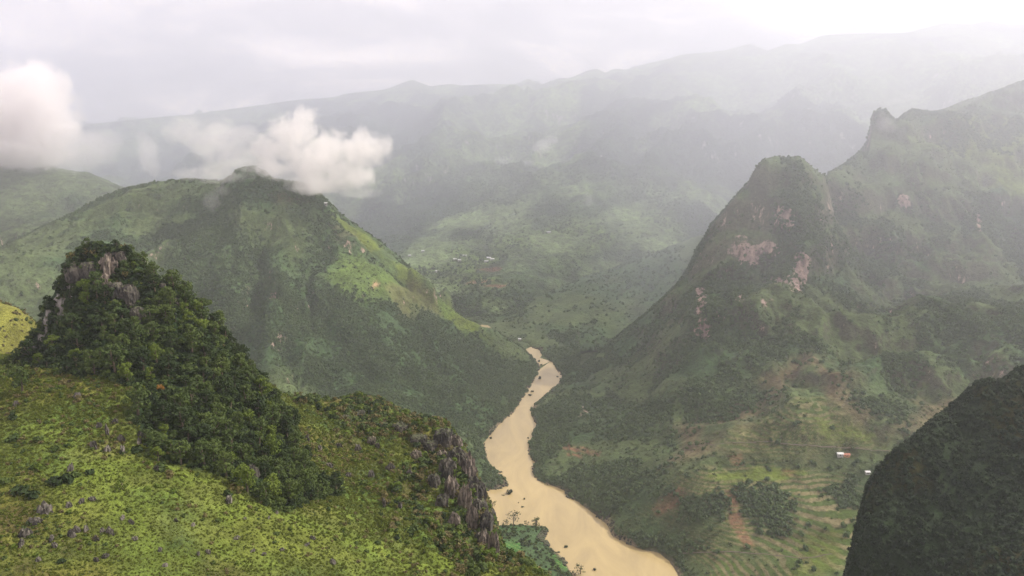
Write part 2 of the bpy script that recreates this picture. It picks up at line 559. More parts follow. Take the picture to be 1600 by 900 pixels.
def h_rm(x, y):
    z = h_rm0(x, y)
    for poly, st in TERR_W:
        z, _ = terrace(z, x, y, poly, st)
    return shore(z, x, y)


# ---- spur beyond, closing the gorge
sp = []
SPUR = [P(1250, 330, 2200), P(1090, 372, 2120), P(1050, 393, 2100), P(1000, 414, 2070), P(950, 434, 2040), P(900, 456, 2000), P(850, 474, 1950), P(800, 497, 1880), P(770, 512, 1840)]
sp += densify(SPUR, 3)
sp += [P(1000, 450, 1960), P(1040, 440, 1950), P(950, 480, 1850), P(900, 500, 1800), P(860, 520, 1740), P(930, 520, 1750), P(1000, 500, 1790), P(830, 530, 1690)]
for px, Y, z in ((1100, 2500, 60), (950, 2400, 10), (800, 2200, 0), (1300, 2700, 120), (700, 1900, -5), (780, 1700, 0), (900, 1620, 0), (1100, 1700, 60), (1300, 1900, 150), (850, 2800, -10)):
    sp.append(S(px, Y, z))
spr = RBF(sp, 15.0)


def h_sp(x, y):
    return shore(spr(x, y) + 5 * fbm(x, y, 120., 5, 71, 0.5, True) + 3 * fbm(x, y, 40., 4, 72), x, y, 0.9)


# ---- hill at the far left
fl = RBF(densify([P(-250, 235, 2500), P(-100, 248, 2480), P(0, 256, 2450), P(50, 260, 2430), P(100, 268, 2400), P(140, 278, 2380), P(175, 292, 2350), P(200, 310, 2300)], 2)
         + [P(0, 330, 2150), P(80, 330, 2180), P(140, 330, 2200), P(0, 380, 2000), P(-200, 330, 2100), P(-200, 400, 1900), P(60, 370, 2050), S(300, 2400, 120), S(100, 2900, 200), S(-100, 3000, 220), S(-300, 3000, 240), S(400, 2700, 0), S(200, 3300, 50)], 20.0)


def h_fl(x, y):
    return fl(x, y) + 16 * fbm(x, y, 200., 5, 76, 0.5, True) + 5 * fbm(x, y, 60., 4, 77)


# ---- the far side of the valley up to the skyline range
fr = []
FAR = [(-250, 215, 6200), (-100, 210, 6200), (60, 202, 6100), (190, 188, 6100), (300, 178, 6000), (400, 165, 6000), (470, 155, 5900), (520, 152, 5900), (540, 146, 5900), (600, 140, 5800), (622, 132, 5800), (643, 124, 5800), (662, 130, 5800), (672, 135, 5800),
       (700, 131, 5700), (730, 133, 5700), (775, 131, 5650), (806, 132, 5600), (825, 122, 5600), (846, 132, 5600), (872, 122, 5600), (890, 122, 5500), (915, 111, 5500), (932, 107, 5500), (945, 113, 5500), (960, 107, 5500), (980, 108, 5450), (1000, 101, 5400), (1040, 93, 5400), (1066, 85, 5300),
       (1110, 81, 5300), (1135, 78, 5300), (1172, 68, 5300), (1200, 79, 5300), (1228, 68, 5300), (1250, 69, 5250), (1285, 55, 5200), (1340, 52, 5200), (1415, 51, 5100), (1475, 36, 5100), (1520, 38, 5100), (1540, 32, 5100), (1575, 38, 5100), (1640, 38, 5000), (1800, 30, 5000)]
FAR = [(a, b_, 1850 + (Y_ - 1850) * .74) for a, b_, Y_ in FAR]
fr += densify([P(*a) for a in FAR], 1)
Q = lambda a, b_, Y_: P(a, b_, 1850 + (Y_ - 1850) * .64)
fr += [Q(400, 230, 4800), Q(200, 260, 4500), Q(0, 260, 4700), Q(500, 300, 3700), Q(600, 340, 3100), Q(560, 400, 2700), Q(620, 400, 2620), Q(700, 390, 2560), Q(760, 400, 2480), Q(740, 420, 2340), Q(700, 440, 2240), Q(740, 445, 2190), Q(640, 440, 2280),
       Q(760, 470, 2040), Q(700, 470, 2080), Q(820, 440, 2200), Q(850, 400, 2450), Q(860, 360, 2650), Q(950, 370, 2550), Q(1000, 385, 2450), Q(1040, 350, 2650), Q(930, 330, 2820), Q(800, 350, 2800), Q(700, 350, 2950),
       Q(700, 300, 3500), Q(800, 300, 3450), Q(900, 300, 3150), Q(1000, 310, 2980), Q(1100, 320, 2850), Q(1060, 280, 3150), Q(700, 230, 4200), Q(800, 240, 4100), Q(900, 230, 4000), Q(1000, 220, 3900), Q(1100, 240, 3550), Q(1200, 230, 3500),
       Q(600, 200, 4800), Q(750, 180, 4800), Q(900, 170, 4700), Q(1050, 160, 4600), Q(1170, 180, 4000), Q(1200, 130, 4700), Q(1300, 120, 4600), Q(1330, 190, 3800), Q(1400, 110, 4500), Q(1550, 90, 4400), Q(1500, 150, 3800), Q(1700, 100, 4300), Q(1300, 250, 3300)]
for px, Y, z in ((0, 6200, 350), (400, 6200, 350), (800, 6200, 400), (1200, 6200, 500), (1600, 6200, 600), (800, 1700, -20), (500, 1900, -20), (900, 1950, -15), (1000, 2000, 0), (1100, 2120, 40), (1200, 2230, 70), (950, 2080, 5), (850, 1900, -15), (1050, 2080, 20), (1200, 2500, 60), (1500, 2600, 120), (200, 2800, -20), (0, 3300, 60)):
    fr.append(S(px, Y, z))
frr = RBF(fr, 4.0)


def h_fr(x, y):
    z = frr(x, y)
    away = sstep(60, 1000, seg_dist(x, y, [P(*a)[:2] for a in FAR]))
    k = sstep(2300, 3000, y)
    z = z + away * k * (150 * (fbm(x, y, 520.0, 6, 81, 0.5, True) - .25) + 30 * fbm(x + 300, y, 260., 4, 82)) + k * 14 * fbm(x, y, 190., 4, 86, .55, True) + (1 - k) * 9 * fbm(x, y, 120., 5, 83, .5, True) + 8 * sstep(2000, 2600, y) * fbm(x, y, 90., 5, 84, .5, True) + 2 * fbm(x, y, 30., 3, 85) + sstep(3000, 4000, y) * (22 * fbm(x, y, 300., 4, 89, .6, True) + 14 * fbm(x, y, 110., 4, 90, .6, True) - 6)
    return shore(z, x, y, 0.8, 0.05)


# ---- low spit in the river bend below
stp = RBF([Z(800, 823, 2.5), Z(845, 825, 2.5), Z(835, 835, 4), Z(820, 850, 7), Z(800, 870, 12), Z(850, 875, 6), Z(880, 890, 3), Z(780, 840, 10), Z(760, 860, 26), Z(830, 900, 12), Z(700, 850, 60), Z(700, 950, 70), Z(850, 1000, 15), Z(600, 800, 110), Z(740, 825, 5), Z(600, 1000, 150), Z(740, 900, 45)], 6.0)


def h_st(x, y):
    return shore(np.minimum(stp(x, y), 3 + .16 * np.maximum(riv_sd(x, y), 0)) + 1.0 * fbm(x, y, 25., 4, 87), x, y, 0.4, 0.08)


def h_base(x, y):
    return shore(4 + 3 * fbm(x, y, 100., 4, 88) - 9 * sstep(2300, 3500, y), x, y, 0.5, 0.05) - 1.5


# ------------------------------------------------------------------ surfaces
A_ = Patch('fg', h_fg, -0.80, 0.24, 540, 45, 640, 460, 0.62)
A2 = Patch('gh', h_gh, -0.78, -0.42, 130, 260, 620, 120)
B_ = Patch('dk', h_dk, 0.34, 0.82, 260, 230, 620, 200)
C_ = Patch('lm', h_lm, -0.80, 0.06, 520, 780, 2300, 400)
for poly, st in TERR_PX:
    pass
D0 = Patch('rm', h_rm0, -0.01, 0.82, 200, 560, 2900, 200)
for poly, st in TERR_PX:
    pr, _ = hit([p[0] for p in poly], [p[1] for p in poly], ['rm'])
    TERR_W.append(([tuple(q[:2]) for q in pr], st))
D_ = Patch('rm', h_rm, -0.01, 0.82, 560, 620, 2900, 860, 1.5)
S_ = Patch('sp', h_sp, -0.06, 0.42, 260, 1600, 2800, 160)
E_ = Patch('fl', h_fl, -0.80, -0.34, 200, 1850, 3200, 130)
F_ = Patch('fr', h_fr, -0.80, 0.82, 660, 1850, 6200, 330)
T_ = Patch('st', h_st, -0.2, 0.08, 170, 640, 1000, 150)


def calibrate(p, line, ylo, yhi, w, tol=0.0):
    """fit the modelled crest heights to the surveyed skyline"""
    lu = [(ratio(a, b_)[0], ratio(a, b_)[1]) for a, b_ in line]
    lu.sort()
    want = np.interp(p.u, [a for a, _ in lu], [b_ for _, b_ in lu])
    for it in range(3):
        rr = (p.Z - CAMZ) / p.Y
        band = (p.Y >= ylo) & (p.Y <= yhi)
        rr = np.where(band, rr, -9)
        ic = rr.argmax(0)
        yc = p.y[ic]
        k = np.ones(9) / 9
        yc = np.convolve(np.pad(yc, 4, mode='edge'), k, 'valid')
        cur = rr.max(0)
        dz = (want - cur) * yc - tol
        dz = np.where((p.u < lu[0][0]) | (p.u > lu[-1][0]), 0, dz)
        p.Z = p.Z + dz[None, :] * np.exp(-((p.Y - yc[None, :]) / w) ** 2)
        # keep nearer ground of the same column below the crest line
        if it:
            lim = CAMZ + (want[None, :] - 0.0006) * p.Y - tol
            inr = (p.u >= lu[0][0]) & (p.u <= lu[-1][0])
            p.Z = np.where(band & inr[None, :] & (p.Y < yc[None, :] - w * .3), np.minimum(p.Z, lim), p.Z)


calibrate(F_, [(a, b_) for a, b_, _ in FAR], 3000, 6000, 220)
calibrate(D_, [(905, 575), (940, 546), (975, 516), (1010, 489), (1040, 462), (1056, 446), (1068, 430), (1080, 408), (1086, 392), (1095, 378), (1112, 350), (1128, 332), (1140, 316), (1156, 298), (1168, 284), (1180, 262), (1188, 251), (1197, 246), (1212, 242), (1228, 244), (1246, 242), (1256, 247), (1268, 258), (1280, 268), (1291, 272),
               (1300, 265), (1320, 255), (1335, 243), (1347, 232), (1354, 222), (1359, 206), (1360, 190), (1364, 175), (1374, 169), (1386, 170), (1394, 182), (1400, 188), (1412, 178), (1425, 170), (1440, 172), (1458, 174), (1480, 167), (1500, 158), (1540, 146), (1570, 137), (1600, 123), (1650, 105)], 1450, 2500, 70, 2.0)
calibrate(B_, [(1150, 1300), (1240, 1120), (1290, 990), (1312, 930), (1324, 893), (1334, 850), (1345, 800), (1358, 755), (1372, 730), (1398, 702), (1424, 684), (1455, 657), (1490, 630), (1508, 612), (1520, 600), (1532, 592), (1545, 588), (1556, 594), (1570, 590), (1582, 582), (1596, 572), (1640, 560), (1750, 540)], 230, 620, 26, 1.6)
calibrate(C_, [(0, 386), (60, 356), (110, 332), (160, 306), (200, 292), (240, 283), (280, 279), (320, 280), (345, 281), (360, 276), (370, 264), (382, 260), (398, 260), (410, 264), (424, 276), (445, 281), (470, 284), (485, 290), (505, 304), (530, 330), (560, 352), (600, 380), (640, 414), (690, 452), (730, 484), (770, 511), (800, 532)], 1350, 2000, 70, 2.0)


# ------------------------------------------------------------------ material helpers
def new_mat(name):
    m = bpy.data.materials.new(name)
    m.use_nodes = True
    t = m.node_tree
    t.nodes.clear()
    return m, t


def nd(t, typ, **kw):
    n = t.nodes.new(typ)
    for k, v in kw.items():
        if k.startswith('i_'):
            n.inputs[k[2:]].default_value = v
        else:
            setattr(n, k, v)
    return n


def math_(t, op, a, b=None):
    n = t.nodes.new('ShaderNodeMath')
    n.operation = op
    for i, v in enumerate((a, b)):
        if v is None:
            continue
        if isinstance(v, (int, float)):
            n.inputs[i].default_value = v
        else:
            t.links.new(v, n.inputs[i])
    return n.outputs[0]


def noise(t, vec, scale, detail=5.0, rough=0.6, dist=0.0):
    n = nd(t, 'ShaderNodeTexNoise')
    n.inputs['Scale'].default_value = scale
    n.inputs['Detail'].default_value = detail
    n.inputs['Roughness'].default_value = rough
    n.inputs['Distortion'].default_value = dist
    t.links.new(vec, n.inputs['Vector'])
    return n.outputs['Fac']


def rng_(t, v, a, b, c, d):
    n = t.nodes.new('ShaderNodeMapRange')
    n.inputs['From Min'].default_value = a
    n.inputs['From Max'].default_value = b
    n.inputs['To Min'].default_value = c
    n.inputs['To Max'].default_value = d
    t.links.new(v, n.inputs['Value'])
    return n.outputs[0]


def mixc(t, f, a, b, mode='MIX'):
    n = t.nodes.new('ShaderNodeMix')
    n.data_type = 'RGBA'
    n.blend_type = mode
    for i, v in ((0, f), (6, a), (7, b)):
        if isinstance(v, (int, float, tuple)):
            n.inputs[i].default_value = v
        else:
            t.links.new(v, n.inputs[i])
    return n.outputs[2]


def terrain_mat(name, s1, s2, bumpd, vary=0.55, rock=(0.27, 0.25, 0.23, 1), rock_amt=1.0):
    """cover colour x two scales of natural variation; alpha of 'cover' = bare rock share"""
    m, t = new_mat(name)
    out = nd(t, 'ShaderNodeOutputMaterial')
    b = nd(t, 'ShaderNodeBsdfPrincipled')
    b.inputs['Roughness'].default_value = 0.92
    b.inputs['Specular IOR Level'].default_value = 0.12
    g = nd(t, 'ShaderNodeNewGeometry')
    pos = g.outputs['Position']
    a = nd(t, 'ShaderNodeAttribute', attribute_name='cover')
    f1 = noise(t, pos, s1, 6, 0.62)
    f2 = noise(t, pos, s2, 5, 0.7)
    v = math_(t, 'MULTIPLY', rng_(t, f1, 0.3, 0.7, 1 - vary, 1 + vary), rng_(t, f2, 0.3, 0.7, 1 - vary, 1 + vary))
    c = nd(t, 'ShaderNodeVectorMath', operation='SCALE')
    t.links.new(a.outputs['Color'], c.inputs[0])
    t.links.new(v, c.inputs['Scale'])
    # limestone with vertical streaks
    mp_ = nd(t, 'ShaderNodeMapping')
    mp_.inputs['Scale'].default_value = (1, 1, 0.16)
    t.links.new(pos, mp_.inputs['Vector'])
    fr_ = noise(t, mp_.outputs[0], s1 * 5.0, 6, 0.7)
    rc = nd(t, 'ShaderNodeValToRGB')
    t.links.new(fr_, rc.inputs['Fac'])
    el = rc.color_ramp.elements
    el[0].position, el[0].color = 0.35, tuple(x * 0.35 for x in rock[:3]) + (1,)
    el[1].position, el[1].color = 0.66, tuple(min(1, x * 1.6) for x in rock[:3]) + (1,)
    ra = math_(t, 'MULTIPLY', a.outputs['Alpha'], rock_amt)
    rn = rng_(t, math_(t, 'ADD', ra, math_(t, 'MULTIPLY', math_(t, 'SUBTRACT', fr_, 0.5), 1.6)), 0.42, 0.6, 0, 1)
    cc = mixc(t, rn, c.outputs[0], rc.outputs[0])
    t.links.new(cc, b.inputs['Base Color'])
    bp = nd(t, 'ShaderNodeBump')
    bp.inputs['Strength'].default_value = 1.0
    bp.inputs['Distance'].default_value = bumpd
    t.links.new(f2, bp.inputs['Height'])
    t.links.new(bp.outputs[0], b.inputs['Normal'])
    t.links.new(b.outputs[0], out.inputs['Surface'])
    return m


M_fg = terrain_mat('hill_grass', 0.09, 0.9, 1.2, 0.45)
M_mid = terrain_mat('mountain_side', 0.018, 0.16, 3.6, 0.42, rock=(0.29, 0.215, 0.18, 1))
M_far = terrain_mat('far_slopes', 0.006, 0.05, 22.0, 0.62)

G_BRIGHT = np.array((0.132, 0.178, 0.030))
G_YEL = np.array((0.160, 0.160, 0.036))
G_OLIVE = np.array((0.155, 0.160, 0.034))
G_GREEN = np.array((0.095, 0.145, 0.030))
G_FOREST = np.array((0.040, 0.070, 0.028))
G_MID = np.array((0.088, 0.122, 0.048))
SOIL = np.array((0.215, 0.112, 0.070))
SOIL_D = np.array((0.120, 0.088, 0.052))


def lerp(a, b, f):
    return a + (b - a) * f[..., None]


def world_poly(pts, names=None):
    r, _ = hit([p[0] for p in pts], [p[1] for p in pts], names)
    return [tuple(q[:2]) for q in r if not np.isnan(q[0])]


def region(x, y, poly, soft, wob=0.0, sc=60.0, s=0):
    if wob:
        x = x + wob * fbm(x, y, sc, 4, s + 300)
        y = y + wob * fbm(x, y, sc, 4, s + 400)
    return sstep(-soft, soft, -sdist(x, y, poly))


def rgba(c, a):
    return np.concatenate([np.clip(c, 0, 1), np.clip(a, 0, 1)[..., None]], -1)


# foreground
p = A_
x, y = p.X, p.Y
n1_, n2_ = fbm(x, y, 36., 5, 101), fbm(x, y, 12., 4, 103)
c = lerp(np.broadcast_to(G_GREEN, x.shape + (3,)), G_OLIVE, sstep(-0.25, 0.35, n1_))
LAWN = world_poly([(180, 715), (330, 740), (430, 780), (560, 815), (700, 870), (830, 893), (700, 898), (400, 894), (200, 890), (250, 835), (60, 790), (20, 700), (60, 660)], ['fg'])
c = lerp(c, G_BRIGHT, 0.95 * region(x, y, LAWN, 9, 10, 25, 1) * sstep(-0.7, 0.0, n2_ + 0.15))
c = lerp(c, G_YEL, 0.35 * sstep(0.05, 0.45, fbm(x, y, 22., 5, 107)))
c = lerp(c, np.array((0.120, 0.092, 0.045)), 0.6 * sstep(0.12, 0.42, fbm(x, y, 17., 5, 109)) * (1 - .6 * region(x, y, LAWN, 9, 10, 25, 1)))
c = lerp(c, G_FOREST * 1.2, 0.6 * sstep(0.15, 0.4, fbm(x + 40, y, 20., 5, 119)) * (1 - .5 * region(x, y, LAWN, 9, 10, 25, 1)))
WOOD = [P(38, 560, 262)[:2], P(34, 540, 284)[:2], P(36, 505, 288)[:2], P(54, 478, 293)[:2], P(84, 452, 296)[:2], P(102, 425, 298)[:2], P(140, 385, 301)[:2], P(204, 400, 301)[:2], P(252, 448, 300)[:2], P(302, 492, 299)[:2],
        P(352, 540, 298)[:2], P(404, 600, 297)[:2], P(440, 628, 296)[:2]] + world_poly([(446, 690), (515, 765), (430, 790), (375, 745), (250, 708), (228, 650), (240, 606), (130, 578)], ['fg'])
wood_m = sstep(-2.5, 2.5, 4 - sdist(x + 3 * fbm(x, y, 12., 4, 302), y, WOOD))
c = lerp(c, G_FOREST * 0.8, wood_m)
wood_fg = wood_m
sl = p.slope()
rk = 0.85 * sstep(1.3, 2.4, sl) + 0.10 * sstep(0.2, 0.5, n2_)
cliff = sstep(34, 8, seg_dist(x, y, CREST))
rk = rk * (0.3 + 0.7 * np.maximum(cliff, wood_m * 0.5)) + 0.35 * cliff * sstep(-.1, .4, n2_)
p.build('foreground_hill', M_fg, rgba(c, rk), 'sunlit grassy foreground hillside rising to a wooded rocky knoll')
FG_SL = sl

p = A2
x, y = p.X, p.Y
c = lerp(np.broadcast_to(G_OLIVE * 1.25, x.shape + (3,)), G_YEL, sstep(-0.3, 0.4, fbm(x, y, 25., 5, 111)))
p.build('grassy_hill', M_fg, rgba(c, 0.25 * sstep(0.1, 0.5, fbm(x, y, 14., 4, 113))), 'olive grassy hill at the left edge behind the wooded knoll')

p = B_
x, y = p.X, p.Y
c = lerp(np.broadcast_to(G_FOREST * .5, x.shape + (3,)), G_OLIVE * 0.22, sstep(0.0, 0.5, fbm(x, y, 40., 5, 121)))  # forest and olive darkened: the hill's shade is put into the cover
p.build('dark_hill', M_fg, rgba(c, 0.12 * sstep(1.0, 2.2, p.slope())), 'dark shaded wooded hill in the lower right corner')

# left mountain
p = C_
x, y = p.X, p.Y
n1_, n2_ = fbm(x, y, 150., 5, 131), fbm(x, y, 50., 5, 133)
c = lerp(np.broadcast_to(G_MID, x.shape + (3,)), G_FOREST * 1.45, sstep(-0.35, 0.45, n1_ + 0.4 * n2_))
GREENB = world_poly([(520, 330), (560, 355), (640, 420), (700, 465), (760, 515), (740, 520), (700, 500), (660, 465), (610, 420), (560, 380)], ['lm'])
c = lerp(c, G_BRIGHT * 0.8, region(x, y, GREENB, 16, 30, 50, 3) * sstep(-0.5, 0.0, n2_))  # bright grass; partly paints the ridge's sunlight into the cover colour
FIELD = world_poly([(540, 400), (600, 420), (650, 440), (700, 480), (720, 500), (650, 500), (600, 470), (540, 470), (510, 430)], ['lm'])
c = lerp(c, G_GREEN * 1.25, 0.8 * region(x, y, FIELD, 14, 25, 50, 4))
BROWN = world_poly([(600, 450), (640, 450), (690, 490), (660, 500), (625, 495)], ['lm'])
BROWN2 = world_poly([(425, 300), (500, 300), (505, 320), (430, 322)], ['lm'])
BROWN3 = world_poly([(515, 360), (560, 365), (580, 395), (530, 385)], ['lm'])
for q, k in ((BROWN, .45), (BROWN2, .45), (BROWN3, .35)):
    c = lerp(c, SOIL_D * 1.2, k * region(x, y, q, 10, 12, 40, 5))
FOR1 = world_poly([(500, 500), (560, 480), (600, 505), (680, 495), (720, 520), (800, 560), (835, 590), (790, 655), (750, 700), (640, 660), (560, 640), (490, 600)], ['lm'])
for1 = region(x, y, FOR1, 25, 40, 90, 6)
c = lerp(c, G_FOREST * 1.35, 0.9 * for1)
FOR2 = world_poly([(250, 370), (330, 330), (400, 380), (430, 460), (520, 470), (520, 540), (420, 560), (330, 540), (260, 470)], ['lm'])
for2 = region(x, y, FOR2, 25, 45, 90, 7)
c = lerp(c, G_FOREST * 1.2, 0.7 * for2)
# the fire-coloured scar under the cliff and pale cliff streaks
SCAR = world_poly([(583, 441), (592, 438), (589, 448), (585, 456), (582, 456)], ['lm'])
c = lerp(c, np.array((0.42, 0.27, 0.17)), region(x, y, SCAR, 3, 7, 14, 33) * sstep(-.35, .1, fbm(x, y, 9., 3, 34)))
sl = p.slope()
CLIFL = world_poly([(525, 415), (560, 405), (600, 415), (600, 440), (560, 440), (525, 435)], ['lm'])
rk = 0.42 * sstep(1.15, 2.2, sl) + 0.25 * region(x, y, CLIFL, 8, 10, 30, 8) * sstep(-.1, .3, n2_)
LM_FOREST = np.clip(0.9 * for1 + 0.7 * for2 + 0.45 * sstep(-0.15, 0.3, n1_ + 0.4 * n2_) - 0.9 * region(x, y, GREENB, 12) - 0.5 * region(x, y, FIELD, 14), 0, 1)
d_ = riv_sd(x, y)
c = lerp(c, np.array((0.20, 0.16, 0.11)), sstep(7.5, 1.5, d_ + 4 * n2_))
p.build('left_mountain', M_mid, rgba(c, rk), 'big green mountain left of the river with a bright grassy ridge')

# right mountain
p = D_
x, y = p.X, p.Y
n1_, n2_ = fbm(x, y, 150., 5, 141), fbm(x, y, 45., 5, 143)
c = lerp(np.broadcast_to(G_MID * 0.85, x.shape + (3,)), G_FOREST * 1.25, sstep(-0.2, 0.3, n1_ + 0.4 * n2_))
BARE = world_poly([(1180, 580), (1260, 540), (1330, 600), (1400, 660), (1460, 620), (1500, 650), (1400, 700), (1300, 690), (1200, 700), (1080, 720), (1000, 740), (1080, 670), (1170, 640)], ['rm'])
c = lerp(c, SOIL_D * 1.15, 0.8 * region(x, y, BARE, 30, 45, 90, 9) * sstep(-.5, .1, n2_))
for (poly, st) in TERR_W[:3]:
    tm = region(x, y, poly, 15, 15, 50, 10)
    c = lerp(c, G_GREEN * 0.55, 0.85 * tm)
    uu = (h_rm0(x, y) + 2.5 * fbm(x, y, 90.0, 2, 51)) / st
    fu = uu - np.floor(uu)
    c = lerp(c, np.array((0.200, 0.170, 0.095)), (0.85 if st != TERR_W[1][1] else .6) * tm * sstep(.60, .68, fu))
YG = world_poly([(1100, 745), (1130, 736), (1210, 732), (1260, 738), (1225, 752), (1130, 752)], ['rm'])
c = lerp(c, G_BRIGHT * 0.95, 0.9 * region(x, y, YG, 5, 6, 30, 11))
YG2 = world_poly([(1280, 660), (1330, 665), (1370, 680), (1330, 690), (1285, 680)], ['rm'])
c = lerp(c, G_BRIGHT * 0.8, 0.7 * region(x, y, YG2, 8, 8, 30, 12))
YG3 = world_poly([(1250, 840), (1310, 830), (1300, 900), (1240, 900)], ['rm'])
c = lerp(c, G_BRIGHT * 0.7, 0.6 * region(x, y, YG3, 10, 12, 30, 13))
YG4 = world_poly([(1470, 185), (1530, 175), (1600, 200), (1640, 290), (1590, 310), (1520, 250), (1440, 230), (1420, 195)], ['rm'])
c = lerp(c, G_BRIGHT * 0.9, 0.75 * region(x, y, YG4, 25, 30, 60, 14))
for pl, k in (([(1018, 795), (1030, 780), (1060, 762), (1075, 770), (1055, 792), (1030, 808)], .75), ([(1132, 765), (1148, 765), (1160, 815), (1185, 855), (1165, 858), (1140, 820)], .8),
              ([(878, 700), (885, 692), (938, 708), (934, 713)], .95), ([(884, 708), (910, 712), (912, 716), (886, 712)], .95), ([(1135, 712), (1160, 710), (1165, 728), (1145, 728)], .6), ([(1222, 735), (1240, 735), (1238, 745), (1222, 743)], .7)):
    c = lerp(c, SOIL, k * region(x, y, world_poly(pl, ['rm']), 2.5, 4, 15, 15) * (.35 + .65 * sstep(-.5, .2, np.sin(p.Z / 1.3 * 3.1 + y / 6))))
sl = p.slope()
CLF = [world_poly(q, ['rm']) for q in (
    [(1140, 385), (1165, 372), (1225, 375), (1222, 388), (1190, 405), (1160, 415), (1130, 405)],
    [(1245, 400), (1262, 398), (1262, 425), (1250, 460), (1232, 458), (1236, 420)],
    [(1200, 435), (1232, 428), (1230, 448), (1205, 450)], [(1190, 468), (1212, 465), (1205, 482), (1190, 480)],
    [(1225, 325), (1245, 330), (1240, 350), (1225, 345)],
    [(1400, 305), (1425, 308), (1424, 322), (1402, 320)], [(1525, 335), (1536, 335), (1536, 362), (1526, 362)],
    [(903, 640), (914, 634), (917, 648), (904, 655)], [(1150, 460), (1170, 458), (1168, 470), (1150, 468)],
    [(1085, 450), (1100, 450), (1110, 540), (1090, 540)])]
rk = 0.38 * sstep(1.4, 2.6, sl)
CLM = 0 * x
for q in CLF:
    CLM = np.maximum(CLM, region(x, y, q, 8, 10, 26, 16))
    rk = rk + 0.85 * region(x, y, q, 8, 10, 26, 16) * (0.75 + 0.5 * n2_)
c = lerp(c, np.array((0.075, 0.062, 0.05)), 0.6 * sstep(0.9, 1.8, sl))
bank = riv_sd(x, y)
c = lerp(c, np.array((0.20, 0.16, 0.105)), sstep(7.5, 1.5, bank + 4 * n2_))
RM_FOREST = np.clip(sstep(-0.2, 0.3, n1_ + 0.4 * n2_) * (1 - 0.9 * region(x, y, BARE, 30)) - sum(region(x, y, q[0], 15) for q in TERR_W[:3]) * 0.75, 0, 1)
WD = [world_poly(q, ['rm']) for q in ([(890, 740), (930, 720), (1000, 730), (1040, 770), (1000, 800), (940, 805), (880, 765)], [(1000, 830), (1060, 820), (1100, 850), (1040, 870), (990, 850)],
                                      [(1060, 790), (1120, 780), (1140, 810), (1100, 830), (1060, 810)], [(1150, 770), (1210, 760), (1260, 790), (1240, 830), (1190, 820)], [(1440, 460), (1490, 460), (1520, 500), (1515, 570), (1470, 570), (1440, 520)],
                                      [(1085, 460), (1105, 450), (1140, 500), (1140, 600), (1110, 640), (1070, 620), (1075, 540)], [(840, 640), (880, 620), (960, 620), (1060, 640), (1000, 690), (880, 690), (840, 740), (830, 700)], [(1300, 770), (1345, 760), (1345, 790), (1310, 790)])]
for q in WD:
    k_ = region(x, y, q, 12, 18, 40, 17)
    RM_FOREST = np.maximum(RM_FOREST, k_)
    c = lerp(c, G_FOREST * 1.15, 0.7 * k_)
RM_FOREST = RM_FOREST * (1 - .9 * CLM)
p.build('right_mountain', M_mid, rgba(c, rk), 'steep mountain right of the river with rocky peaks and terraced foot')

p = S_
x, y = p.X, p.Y
c = lerp(np.broadcast_to(G_MID * 0.9, x.shape + (3,)), G_FOREST * 1.3, sstep(-0.2, 0.3, fbm(x, y, 130., 5, 151)))
p.build('valley_spur', M_mid, rgba(c, 0 * x), 'smooth dark green spur closing the gorge behind the right mountain')

p = E_
x, y = p.X, p.Y
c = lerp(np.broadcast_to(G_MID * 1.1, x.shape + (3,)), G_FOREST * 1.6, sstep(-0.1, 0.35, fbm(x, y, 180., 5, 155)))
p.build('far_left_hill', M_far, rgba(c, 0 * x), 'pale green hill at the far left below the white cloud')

p = F_
x, y = p.X, p.Y
n1_, n2_ = fbm(x, y, 500., 6, 161), fbm(x, y, 120., 5, 163)
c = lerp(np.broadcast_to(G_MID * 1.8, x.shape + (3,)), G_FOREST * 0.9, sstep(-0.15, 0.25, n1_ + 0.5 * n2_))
FIELDS = world_poly([(630, 395), (700, 375), (780, 370), (860, 350), (960, 340), (1060, 330), (1060, 370), (900, 400), (860, 440), (780, 450), (700, 455), (640, 430)], ['fr'])
c = lerp(c, G_GREEN * 1.4, 0.75 * region(x, y, FIELDS, 50, 80, 200, 18) * sstep(-.3, .2, n2_))
FIELDS2 = world_poly([(760, 230), (720, 290), (800, 330), (1000, 320), (1100, 260), (960, 280)], ['fr'])
c = lerp(c, G_MID * 1.5, 0.6 * region(x, y, FIELDS2, 90, 120, 300, 19) * sstep(-.3, .2, n2_))
for pl in ([(738, 417), (770, 415), (784, 419), (781, 424), (745, 423)], [(728, 444), (742, 437), (775, 441), (800, 443), (780, 449), (745, 448)]):
    c = lerp(c, SOIL, 0.85 * region(x, y, world_poly(pl, ['fr']), 5, 8, 30, 20) * sstep(-.6, .0, np.sin(y / 5.5)))
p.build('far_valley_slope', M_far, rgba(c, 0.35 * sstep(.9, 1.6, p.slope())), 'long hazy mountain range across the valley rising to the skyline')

p = T_
x, y = p.X, p.Y
c = lerp(np.broadcast_to(np.array((0.055, 0.110, 0.035)), x.shape + (3,)), G_FOREST * 1.5, sstep(-0.1, 0.3, fbm(x, y, 30., 5, 171)))
RICE = [world_poly(q, ['st']) for q in ([(786, 848), (812, 848), (818, 862), (800, 874), (786, 870)], [(866, 862), (884, 868), (890, 882), (884, 893), (868, 884)])]
for q in RICE:
    rows = 0.5 + 0.5 * np.sin((y * 0.8 + x * 0.6) / 1.15)
    c = lerp(c, np.array((0.050, 0.140, 0.030)), region(x, y, q, 2))
    c = lerp(c, np.array((0.16, 0.22, 0.07)), region(x, y, q, 2) * sstep(0.8, 1.0, rows))
d_ = riv_sd(x, y)
c = lerp(c, np.array((0.25, 0.19, 0.12)), sstep(2.5, 0.8, d_))
p.build('river_spit', M_fg, rgba(c, 0 * x), 'low green spit of bushes and small plots in the river bend')

